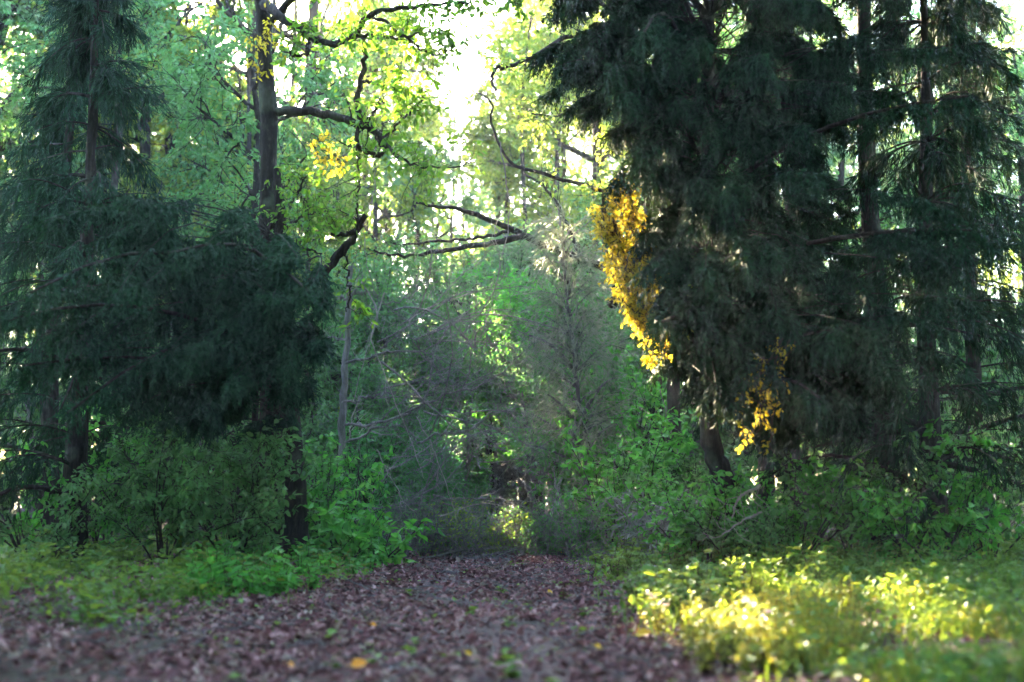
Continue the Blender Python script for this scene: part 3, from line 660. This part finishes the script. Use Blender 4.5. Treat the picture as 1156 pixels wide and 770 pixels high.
for x, y, h, lab in NEAR:
    broadleaf('broadleaf_tree', x, y, h, .18, lab, BK['dark'], LM['mid'], L=.36, limbs=14, llen=3.6, cb=.1, n1=10, n2=7, leafn=7, l1=1.6, l2=.8)

# ================================================================== dead branches in the middle
bx_, by_ = gx(378, 21.5), 21.5
base = np.array([bx_, by_, float(hgt(bx_, by_)) - .05])
T = Plant('dead_tree', base, 'dead leafless tree with tangled grey branches left of the path', 'dead tree', BK['dead'], LM['mid'])
tube1(T.part('trunk'), [base, pt(385, 520, 21.5), pt(388, 440, 21.4), pt(392, 370, 21.4), pt(396, 300, 21.3)], .075, .045, 20, 8, .012)
T.bark = BK['dead']
def dead(l, r0, r1, d0=21.2, d1=20.4, n1=7, l1=.5, n2=3, l2=.3, nn=22):
    b = T.part('limb'); P = tube1(b, P3(l, d0 - 1.2, d1 - .6), r0 * .75, r1 * .9, nn, 6, .025)
    branch_out(b, P[None], max(r1, .012), n1 + 4, l1, n2, l2, 0, .05, T.crown, .15, (.0, -.02), .28, up=0)
dead([(390, 410), (428, 399), (451, 395), (475, 399), (492, 415), (499, 432)], .03, .012)
dead([(388, 480), (424, 478), (465, 466), (485, 453), (512, 443), (546, 432), (576, 412), (590, 398)], .035, .012, 21.2, 20.2, 14)
dead([(388, 500), (430, 482), (448, 478), (461, 486), (470, 498)], .03, .012, 21, 20, 8)
dead([(470, 500), (499, 490), (532, 483), (556, 466), (566, 446), (578, 436)], .028, .010, 20.8, 20.2, 10)
dead([(546, 372), (563, 399), (578, 412)], .014, .012, 20.3, 20.2, 4)
dead([(386, 455), (407, 449), (430, 446), (447, 442)], .028, .018, 21.3, 20.8, 6)
dead([(392, 384), (372, 381), (355, 379)], .026, .014, 21.3, 20.9, 4)
dead([(394, 336), (375, 336), (353, 337)], .03, .016, 21.3, 20.8, 5)
dead([(396, 330), (404, 332), (414, 329)], .028, .01, 21.3, 20.8, 4)
dead([(398, 350), (430, 344), (458, 338), (470, 325), (484, 305), (492, 288)], .02, .008, 21.3, 21, 9)
dead([(455, 372), (475, 395), (492, 415), (505, 430), (515, 450)], .014, .008, 20.6, 20.3, 6)
dead([(432, 340), (450, 355), (470, 368), (500, 372), (520, 385)], .016, .007, 21, 20.5, 8)
dead([(455, 470), (475, 455), (490, 440), (498, 430)], .024, .012, 20.8, 20.6, 5)
T.done()

T = Plant('dead_bush', pt(470, 600, 20.6) * np.array([1, 1, 0]), 'fallen dead crown of fine dark arching twigs spread across the left of the path end', 'dead tree', BK['dead'], LM['mid'])
for j in range(48):
    b = T.part('branch'); m = 1
    q = np.stack([R.uniform(-2.7, -.5, m), R.uniform(19.4, 22, m), R.uniform(.2, 3.9, m)], 1)
    d = np.stack([R.uniform(.2, 1, m), R.normal(0, .3, m), R.normal(.25, .45, m)], 1)
    P = paths(q, d, R.uniform(1.0, 2.8, m), 9, .12, R.choice([-.07, .07]))
    b.add(*tubes(P, np.linspace(.016, .006, 9) * R.uniform(.6, 1.2, (m, 1)), 5), 0, True)
    branch_out(b, P, .013, 7, .6, 2, .32, 0, .05, None, .1, (.0, -.03), .2, up=.05)
T.done()

STX = [
 ([(408, 318), (426, 351), (419, 382), (426, 402), (441, 439), (455, 476), (470, 512), (478, 540)], 'long pale crooked stick hanging upright in front of the dead branches', .013, 19.6, 19.2),
 ([(434, 330), (423, 365), (417, 385), (407, 419), (398, 455)], 'pale forked stick crossing behind the long crooked one', .012, 19.9, 19.9),
 ([(462, 362), (499, 341), (539, 328), (556, 322)], 'straight bleached stick slanting up right above the dead branches', .012, 20.4, 20.2),
 ([(394, 500), (398, 470), (410, 438)], 'short pale stem beside the foot of the dead tree', .012, 20.4, 20.6),
 ([(497, 583), (512, 578), (539, 569), (566, 571), (590, 585)], 'long pale twig arched over the brush at the end of the path', .013, 19.2, 19.4),
 ([(425, 508), (436, 530), (450, 555), (453, 572)], 'pale hanging twig above the big leaved plants', .010, 19.2, 19.),
 ([(470, 470), (490, 510), (508, 560), (516, 590)], 'pale thin pole leaning over the dark brush', .010, 20.0, 19.6),
 ([(858, 548), (842, 556), (832, 566), (826, 585)], 'bleached bent branch in the thicket below the dark conifer', .022, 15.5, 15.4),
 ([(860, 578), (835, 590), (815, 604)], 'bleached thin branch low in the thicket on the right', .014, 15.2, 15.),
 ([(860, 682), (850, 688), (842, 695)], 'short dark stick poking out of the sunny weeds', .018, 10.6, 10.5),
 ([(826, 645), (823, 660)], 'short dark stump stick standing in the weeds on the right', .02, 12.6, 12.6),
]
for l, lab, r, d0, d1 in STX:
    Pp = P3(l, d0, d1); base = Pp[np.argmin(Pp[:, 2])]
    b = MB(); m = BK['dark'] if 'dark s' in lab else BK['pale']
    P = tube1(b, Pp, r, r * .45, 18, 6, .008 if len(l) > 2 else .003)
    if len(l) > 2:
        B = branch_out(b, P[None], r * .8, 6, .4, 2, .2, 0, .05, None, .1, (0, 0), .25, up=0)
    tag(b.build('dead_stick', m, None, base), lab, 'stick')
for j in range(24):
    x0, y0 = R.uniform(-1.9, 1.25), R.uniform(19.5, 21.3); L_ = R.uniform(.7, 1.9); az = R.uniform(0, 2 * PI); el = R.uniform(.02, .55)
    q = np.array([x0, y0, float(hgt(x0, y0)) + .03]); dv = np.array([math.cos(az), math.sin(az) * .5, math.tan(el)])
    b = MB(); P = paths(q[None], dv[None], np.array([L_]), 10, .09, -.03); P[..., 2] = np.maximum(P[..., 2], .04)
    b.add(*tubes(P, np.linspace(.016, .006, 10)[None] * R.uniform(.7, 1.3), 6), 0, True)
    branch_out(b, P, .010, 8, .4, 2, .25, 0, .05, None, .1, (0, 0), .2, up=.15)
    tag(b.build('fallen_branch', BK[['dead', 'grey', 'grey'][j % 3]], None, q), 'grey fallen branch with bare twigs in the brush pile across the end of the path', 'branch', 'fallen branches across the path end')
nd = pt(629, 554, 20.4)
for (px, py, d), lab in zip([(604, 590, 20.2), (616, 592, 19.9), (655, 578, 20.1), (642, 592, 19.8)], ['leftmost grey stick of the small teepee of leaning sticks', 'steep grey stick second from the left in the small teepee', 'flattest grey stick of the small teepee pointing right', 'grey stick of the small teepee leaning steeply right']):
    e = pt(px, py, d); e[2] = max(0.0, e[2] - .5) ; b = MB(); t_ = nd + (nd - e) * R.uniform(.15, .6) + R.normal(0, .02, 3)
    tube1(b, [e, (e + nd) / 2 + R.normal(0, .02, 3), nd + R.normal(0, .015, 3), t_], .018, .009, 14, 6, .006)
    tag(b.build('leaning_stick', BK['dead'], None, e), lab, 'stick', 'sticks leaning together at the end of the path')

# hanging vines
for i, (l, lab) in enumerate([
  ([(427, 186), (421, 215), (416, 240), (412, 262), (415, 300), (428, 345)], 'thin liana dangling left of centre above the dead branches'),
  ([(565, 160), (575, 240), (560, 320), (548, 372), (560, 420)], 'thin liana dangling in the middle of the picture'),
  ([(676, 250), (690, 310), (702, 352), (720, 372)], 'thin liana curving behind the golden creeper'),
  ([(745, 440), (757, 480), (766, 520), (772, 560)], 'thin dark stem dropping from the dark conifer into the thicket')]):
    Pp = P3(l, 19.8 + i * .3, 19.6 + i * .3); b = MB(); P = tube1(b, Pp, .010, .006, 26, 5, .015)
    branch_out(b, P[None], .006, 6, .3, 0, 0, 0, .05, None, .1, (0, -.05), .2, up=0)
    tag(b.build('liana', BK['dead'], None, Pp[-1]), lab, 'liana')

# ================================================================== shrubs
SH = [ # px, d, h, w, leaf, bark, stems, n1, n2, leafn, L, label
 (452, 20.2, .85, 1.1, 'mid', 'grey', 12, 9, 5, 1, .05, 'dark twiggy brush at the left end of the path'),
 (490, 20.8, .9, 1.2, 'mid', 'grey', 12, 9, 5, 1, .05, 'dark twiggy brush in the middle of the end of the path'),
 (540, 20.3, .85, 1.0, 'lime', 'dead', 10, 8, 5, 4, .055, 'small leaved yellow green bush on the end of the path'),
 (520, 22.0, 1.0, 1.4, 'mid', 'grey', 12, 9, 5, 1, .05, 'tangled bare brush behind the yellow green bush'),
 (585, 20.6, .85, 1.2, 'mid', 'dead', 14, 9, 6, 2, .055, 'grey twiggy brush below the teepee of sticks'),
 (625, 20.9, .8, 1.0, 'mid', 'dead', 12, 8, 5, 3, .055, 'thin leaved brush where the path meets the right verge'),
 (660, 20.0, 1.0, 1.1, 'mid', 'dead', 10, 7, 5, 5, .06, 'small leaved green bush on the right corner of the path end'),
 (705, 20.2, 2.0, 1.5, 'bright', 'dark', 9, 7, 5, 6, .13, 'bright green big leaved bush on the right of the path'),
 (745, 18.6, 1.15, 1.0, 'silver', 'dead', 8, 6, 4, 5, .16, 'silvery long leaved plant in the right thicket'),
 (790, 16.8, 1.05, 1.0, 'bright', 'dark', 9, 7, 5, 6, .10, 'fresh green bush in front of the leaning trunk'),
 (838, 16.0, .85, 1.0, 'mid', 'dark', 9, 7, 5, 6, .08, 'dull green bush on the right of the leaning trunk'),
 (765, 20.0, 1.5, 1.3, 'mid', 'dark', 9, 7, 5, 6, .09, 'dark green bush behind the silvery plant'),
 (690, 23.0, 3.3, 1.5, 'bright', 'dark', 7, 9, 6, 5, .13, 'tall fresh green shrub under the golden creeper'),
 (640, 23.5, 2.9, 1.8, 'mid', 'dead', 8, 9, 6, 6, .12, 'arching shrub with narrow green leaves right of centre'),
 (672, 24.0, 2.3, 1.6, 'mid', 'dead', 8, 8, 6, 6, .09, 'hazy green shrub right of the far trunks'),
 (505, 26.0, 2.6, 1.6, 'mid', 'dead', 6, 8, 6, 6, .09, 'hazy green shrub behind the dead branches'),
 (455, 24.5, 2.2, 1.8, 'mid', 'dead', 8, 8, 6, 6, .09, 'loose green shrub among the dead branches'),
 (420, 22.5, 1.9, 1.4, 'fresh', 'dark', 8, 8, 5, 6, .09, 'fresh green bush at the foot of the dead tree'),
 (378, 19.2, 1.75, 1.0, 'bright', 'dark', 7, 6, 4, 5, .12, 'bright green bush right of the left trunk'),
 (392, 17.8, .8, .9, 'bright', 'dark', 8, 4, 3, 5, .16, 'low plant with big heart shaped leaves by the left verge'),
 (425, 18.6, .7, .9, 'bright', 'dark', 8, 4, 3, 5, .15, 'low big leaved plant between the left verge and the dark brush'),
 (366, 19.4, .9, .8, 'mid', 'dark', 9, 6, 4, 6, .09, 'dark green bush just right of the left trunk'),
 (272, 16.6, 1.5, 1.0, 'mid', 'dark', 9, 7, 5, 6, .11, 'leafy bush in front of and left of the bare left trunk'),
 (326, 21.0, 1.8, 1.5, 'mid', 'dark', 9, 7, 5, 6, .09, 'dark green bush behind the left trunk'),
 (260, 18.0, 1.8, 1.5, 'mid', 'dark', 9, 7, 5, 6, .11, 'leafy green bush left of the bare left trunk'),
 (190, 16.5, 1.5, 1.5, 'mid', 'dark', 9, 7, 5, 6, .10, 'dull green bush in the left wood beside a taller leafy one'),
 (115, 18.0, 1.9, 1.7, 'bright', 'dark', 9, 7, 5, 6, .11, 'tall leafy bush in the far left wood'),
 (40, 16.5, 1.6, 1.6, 'mid', 'dark', 9, 7, 5, 6, .10, 'dull green bush at the farthest left'),
 (900, 16.5, 1.3, 1.3, 'bright', 'dark', 9, 7, 5, 6, .10, 'fresh green bush right of the bleached branches'),
 (965, 17.5, 1.7, 1.5, 'mid', 'dark', 9, 7, 5, 6, .10, 'dull green bush in the right wood'),
 (1040, 16.0, 1.4, 1.4, 'bright', 'dark', 9, 7, 5, 6, .11, 'fresh green bush towards the far right'),
 (1110, 17.5, 1.9, 1.6, 'mid', 'dark', 9, 7, 5, 6, .10, 'tall dull green bush at the farthest right'),
]
for px, d, h, w, lf, bk, st, n1, n2, ln, L, lab in SH:
    shrub('silver_plant' if lf == 'silver' else ('brush' if ln < 3 else 'shrub'), gx(px, d), d, h, w, lab, LM[lf], BK[bk], st, n1, n2, ln, L, ratio=(.16, .24) if lf == 'silver' else ((.28, .4) if 'narrow' in lab else (.45, .68)), l2=.28, cat='plant' if 'plant' in lab else 'shrub', grav=-.06 if ln < 3 else -.03)

# ================================================================== ground cover (uncountable) and individual weeds
def cover(name, n, xr, yr, hmax, L, mat, dens, ratio=(.5, .75)):
    x = R.uniform(*xr, n); y = R.uniform(*yr, n); k = R.random(n) < dens(x, y); x, y = x[k], y[k]; n = len(x)
    z = hgt(x, y); hh = hmax * R.random(n) ** 1.3 * (.4 + .6 * np.clip(np.sin(2.3 * x + 1.1 * y) * np.sin(1.7 * y - x) + .6, 0, 1)) + .015
    P = np.stack([x, y, z + hh], 1); D = unit(n); D[:, 2] = D[:, 2] * .4 + .05
    b = MB(); b.add(*leaves(P, D, np.array([0, 0, 1.6]) + unit(n), R.uniform(.55, 1.25, n) * L, R.uniform(*ratio, n)))
    m = n // 3                                                       # stalks
    Q = np.stack([P[:m] * np.array([1, 1, 0]) + np.stack([R.normal(0, .03, m), R.normal(0, .03, m), z[:m]], 1), P[:m]], 1)
    b.add(*tubes(Q, np.full((m, 2), .0022), 3), 0, True)
    o = b.build(name, mat); o['kind'] = 'stuff'; return o
def rdens(x, y):
    e = .98 + .14 * np.sin(.7 * y + 2) + .35 * np.clip((14 - y) / 5, -.3, 1.2) * .3
    pat = np.clip(.45 + .75 * np.sin(1.9 * x + 2.2 * y) * np.sin(1.3 * x - 1.1 * y) + .35 * np.sin(4.1 * x + 1.3 * y) * np.sin(3.3 * y - 2 * x), .06, 1)
    return np.clip((x - e + .45) / 1.5, .0, 1) ** 1.6 * pat
def ldens(x, y):
    e = -1.85 - .12 * np.clip(17 - y, 0, 9) + .2 * np.sin(1.3 * y)
    pat = np.clip(.45 + .7 * np.sin(2.2 * x + 1.5 * y) * np.sin(1.6 * x - 1.2 * y) + .35 * np.sin(4.4 * x - 1.3 * y) * np.sin(3.1 * y + 2 * x), .05, 1)
    return np.clip((e + .45 - x) / 1.3, 0, 1) ** 1.5 * pat
cover('ground_cover', 70000, (.7, 9), (6, 21.5), .34, .065, LM['weed'], rdens)
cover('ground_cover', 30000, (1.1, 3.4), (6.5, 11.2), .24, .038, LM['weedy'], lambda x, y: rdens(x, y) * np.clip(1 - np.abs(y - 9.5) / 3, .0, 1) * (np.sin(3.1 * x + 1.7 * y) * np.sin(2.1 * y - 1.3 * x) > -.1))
cover('ground_cover', 34000, (-9, -1.3), (10, 21.5), .36, .085, LM['weed'], ldens)
cover('ground_cover', 3500, (-2.2, 1.2), (7, 20), .06, .05, LM['weed'], lambda x, y: np.clip(np.sin(1.7 * x + .9 * y) * np.sin(2.3 * y - 1.1 * x) * 1.6 - .5, 0, 1))
def blades(n, xr, yr, hl, mat, dens):
    x = R.uniform(*xr, n); y = R.uniform(*yr, n); k = R.random(n) < dens(x, y); x, y = x[k], y[k]; n = len(x)
    P = np.stack([x, y, hgt(x, y)], 1); D = R.normal(0, .35, (n, 3)); D[:, 2] = 1
    b = MB(); b.add(*leaves(P, D, unit(n), R.uniform(*hl, n), .06, .3, .35)); o = b.build('grass', mat); o['kind'] = 'stuff'
blades(16000, (.8, 8), (6, 21), (.07, .24), LM['weed'], rdens)
blades(5000, (-8, -1.4), (11, 21), (.07, .2), LM['weed'], ldens)

def weed_proto(name, h, nst, nl, L, mat, label, group, ratio=(.5, .7), flower=None):
    b = MB()
    az = R.uniform(0, 2 * PI, nst); t = R.uniform(.1, .6, nst)
    st = paths(np.zeros((nst, 3)), np.stack([np.cos(az) * t, np.sin(az) * t, np.ones(nst)], 1), h * R.uniform(.6, 1.1, nst), 6, .1, -.02)
    b.add(*tubes(st, np.broadcast_to(np.linspace(.004, .002, 6), (nst, 6)), 4), 1, True)
    p, tt, u, _ = sample(st, nl, .2, 1.); n = len(p); D = unit(n); D[:, 2] = D[:, 2] * .35
    b.add(*leaves(p, D, np.array([0, 0, 2.]) + unit(n), L * R.uniform(.6, 1.2, n), R.uniform(*ratio, n)), 0)
    mats = [LM[mat], BK['brown']]
    if flower:
        mats.append(LM[flower]); e = st[:, -1]
        for kf in range(9): b.add(*leaves(e, np.array([[math.cos(kf * .7), math.sin(kf * .7), .35 + .2 * (kf % 2)]]).repeat(nst, 0), np.array([[0, 0, 1.]]).repeat(nst, 0), np.full(nst, .028), .6), 2)
    o = b.build(name, mats, None); tag(o, label, 'plant', group); return o
def scatter(proto, pts, smin=.8, smax=1.3):
    for i, (x, y) in enumerate(pts):
        o = proto if i == 0 else proto.copy()
        if i: C.objects.link(o)
        s_ = R.uniform(smin, smax); o.location = (x, y, float(hgt(x, y))); o.rotation_euler = (R.normal(0, .1), R.normal(0, .1), R.uniform(0, 6.3)); o.scale = (s_,) * 3
def rnd_pts(n, xf, yr):
    y = R.uniform(*yr, n); return [(float(xf(v)), float(v)) for v in y]
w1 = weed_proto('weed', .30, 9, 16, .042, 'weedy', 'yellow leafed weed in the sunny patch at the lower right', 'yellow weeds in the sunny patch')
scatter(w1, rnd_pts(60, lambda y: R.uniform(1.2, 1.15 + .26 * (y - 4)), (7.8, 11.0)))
w2 = weed_proto('weed', .34, 7, 9, .085, 'weed', 'green leafy weed on the right verge of the path', 'green weeds along the right verge')
scatter(w2, rnd_pts(70, lambda y: R.uniform(1.05, 1.1 + .3 * (y - 6)), (11., 19)))
w3 = weed_proto('weed', .34, 6, 8, .10, 'bright', 'fresh green broad leaved weed on the left verge of the path', 'broad leaved weeds along the left verge')
scatter(w3, rnd_pts(70, lambda y: R.uniform(-1.95 - .12 * max(0, 17 - y) - .2 * (y - 8), -1.9 - .12 * max(0, 17 - y)), (12.5, 19.2)))
w4 = weed_proto('seedling', .09, 3, 4, .07, 'weed', 'tiny green seedling sprouting from the leaf litter of the path', 'seedlings on the path')
scatter(w4, rnd_pts(26, lambda y: R.uniform(-1.9, 1.1), (7.5, 14)))
w5 = weed_proto('wildflower', .30, 3, 5, .06, 'weed', 'pale pink wildflower among the sunny weeds', 'pink wildflowers in the weeds', flower='pink')
scatter(w5, [tuple(pt(748, 692, 9.9)[:2]), tuple(pt(795, 690, 9.9)[:2]), tuple(pt(845, 695, 9.8)[:2]), tuple(pt(742, 627, 14.4)[:2])])

# single bright fallen leaves and a pale pebble on the path
def ground_d(py): return CAMH * FPX / (py - HZ)
def fallen(px, py, L, mat, label, up=.02):
    d = ground_d(py); x = gx(px, d); b = MB()
    b.add(*leaves(np.array([[-.5 * L, 0, 0]]), np.array([[1., .1, .12]]), np.array([[.1, -.55, 1.]]), np.array([L]), .75, .35, .35, .45))
    b.add(*tubes(np.array([[[-.5 * L, 0, 0], [-.85 * L, .02, .012]]]), np.full((1, 2), .0018), 4), 0, True)
    o = b.build('fallen_leaf', LM[mat], None); tag(o, label, 'leaf'); o.location = (x, d, float(hgt(x, d)) + .045 + up); o.rotation_euler = (.35, R.normal(0, .15), R.uniform(-.8, .8))
fallen(409, 763, .105, 'oleaf', 'large orange fallen leaf at the bottom edge of the path')
fallen(335, 758, .06, 'oleaf', 'small orange fallen leaf at the bottom left of the path')
fallen(425, 710, .06, 'oleaf', 'orange fallen leaf further up the middle of the litter')
fallen(530, 742, .055, 'yleaf', 'small yellow fallen leaf in the bottom middle of the path')
fallen(621, 673, .085, 'yleaf', 'yellow fallen leaf on the right half of the path by the weeds')
fallen(674, 742, .065, 'yleaf', 'yellow fallen leaf at the right edge of the litter')
fallen(632, 629, .10, 'yleaf', 'yellow leaf standing where the path meets the brush', .06)
fallen(722, 728, .11, 'yleaf', 'large yellow leaf lying against the sunny weeds', .05)
def rock(px, py, r, label):
    d = ground_d(py); x = gx(px, d); nu, nv = 18, 12
    u, v = np.meshgrid(np.arange(nu) * 2 * PI / nu, np.linspace(0, PI, nv), indexing='ij')
    D = np.stack([np.sin(v) * np.cos(u), np.sin(v) * np.sin(u), np.cos(v)], -1)
    rr = r * (1 + .14 * np.sin(3 * D[..., 0] + 2 * D[..., 1] + 1) + .1 * np.sin(5 * D[..., 2] + 3 * D[..., 0])); V = D * rr[..., None] * np.array([1.15, .9, .7])
    i, j = np.meshgrid(np.arange(nu), np.arange(nv - 1), indexing='ij'); a = i * nv + j; c = ((i + 1) % nu) * nv + j
    b = MB(); b.add(V, np.stack([a, a + 1, c + 1, c], -1), 0, True); o = b.build('pebble', M_stone, None); tag(o, label, 'stone'); o.location = (x, d, float(hgt(x, d)) + r * .75)
rock(447, 757, .03, 'pale pebble lying on the leaf litter at the bottom of the path')

# ================================================================== light, air, camera
w = bpy.data.worlds.new('World'); S.world = w; w.use_nodes = True; t = w.node_tree
bg = t.nodes['Background']; sky = t.nodes.new('ShaderNodeTexSky'); sky.sky_type = 'NISHITA'; sky.sun_disc = False
sky.sun_elevation = SUN_EL; sky.sun_rotation = SUN_AZ; sky.air_density = 1.2; sky.dust_density = 1.5; sky.altitude = 100
t.links.new(sky.outputs[0], bg.inputs[0]); bg.inputs[1].default_value = .12
sl = bpy.data.lights.new('sun', 'SUN'); sl.energy = 4.3; sl.angle = rad(.5); sl.color = (1, .81, .52)
so = bpy.data.objects.new('sun', sl); C.objects.link(so)
from mathutils import Vector
so.rotation_euler = Vector(-SUN).to_track_quat('-Z', 'Y').to_euler(); so.location = (-20, 60, 40)

hm = bpy.data.materials.new('haze'); hm.use_nodes = True; ht = hm.node_tree; ht.nodes.clear()
pv = ht.nodes.new('ShaderNodeVolumePrincipled'); pv.inputs['Color'].default_value = (.88, .87, .96, 1); pv.inputs['Density'].default_value = .0009; pv.inputs['Anisotropy'].default_value = .15
ho = ht.nodes.new('ShaderNodeOutputMaterial'); ht.links.new(pv.outputs[0], ho.inputs['Volume'])
lo_, hi_ = np.array([-40., -6., -1.5]), np.array([40., 75., 22.])
cv = np.array([[x, y, z] for x in (lo_[0], hi_[0]) for y in (lo_[1], hi_[1]) for z in (lo_[2], hi_[2])])
b = MB(); b.add(cv, [[0, 1, 3, 2], [4, 6, 7, 5], [0, 4, 5, 1], [2, 3, 7, 6], [0, 2, 6, 4], [1, 5, 7, 3]])
ho = b.build('haze', hm); ho['kind'] = 'stuff'

cd = bpy.data.cameras.new('camera'); co = bpy.data.objects.new('camera', cd); C.objects.link(co); S.camera = co
co.location = (0, 0, CAMH); co.rotation_euler = (PI / 2 + PITCH, 0, 0)
cd.sensor_width = 36; cd.lens = 36 * FPX / 1156; cd.clip_end = 3000
cd.dof.use_dof = True; cd.dof.focus_distance = 20.; cd.dof.aperture_fstop = .8

vs = S.view_settings; S.display_settings.display_device = 'sRGB'; vs.view_transform = 'Standard'; vs.look = 'None'; vs.gamma = 1; vs.exposure = 5.12
S.render.engine = 'CYCLES'; cy = S.cycles
cy.max_bounces = 5; cy.diffuse_bounces = 3; cy.glossy_bounces = 1; cy.transmission_bounces = 3; cy.volume_bounces = 0; cy.transparent_max_bounces = 4
cy.use_adaptive_sampling = True; cy.adaptive_threshold = .03; cy.use_denoising = True; cy.sample_clamp_indirect = 6; cy.caustics_reflective = False; cy.caustics_refractive = False
print('built', time.time() - T0, sum(len(o.data.polygons) for o in C.objects if o.type == 'MESH'))
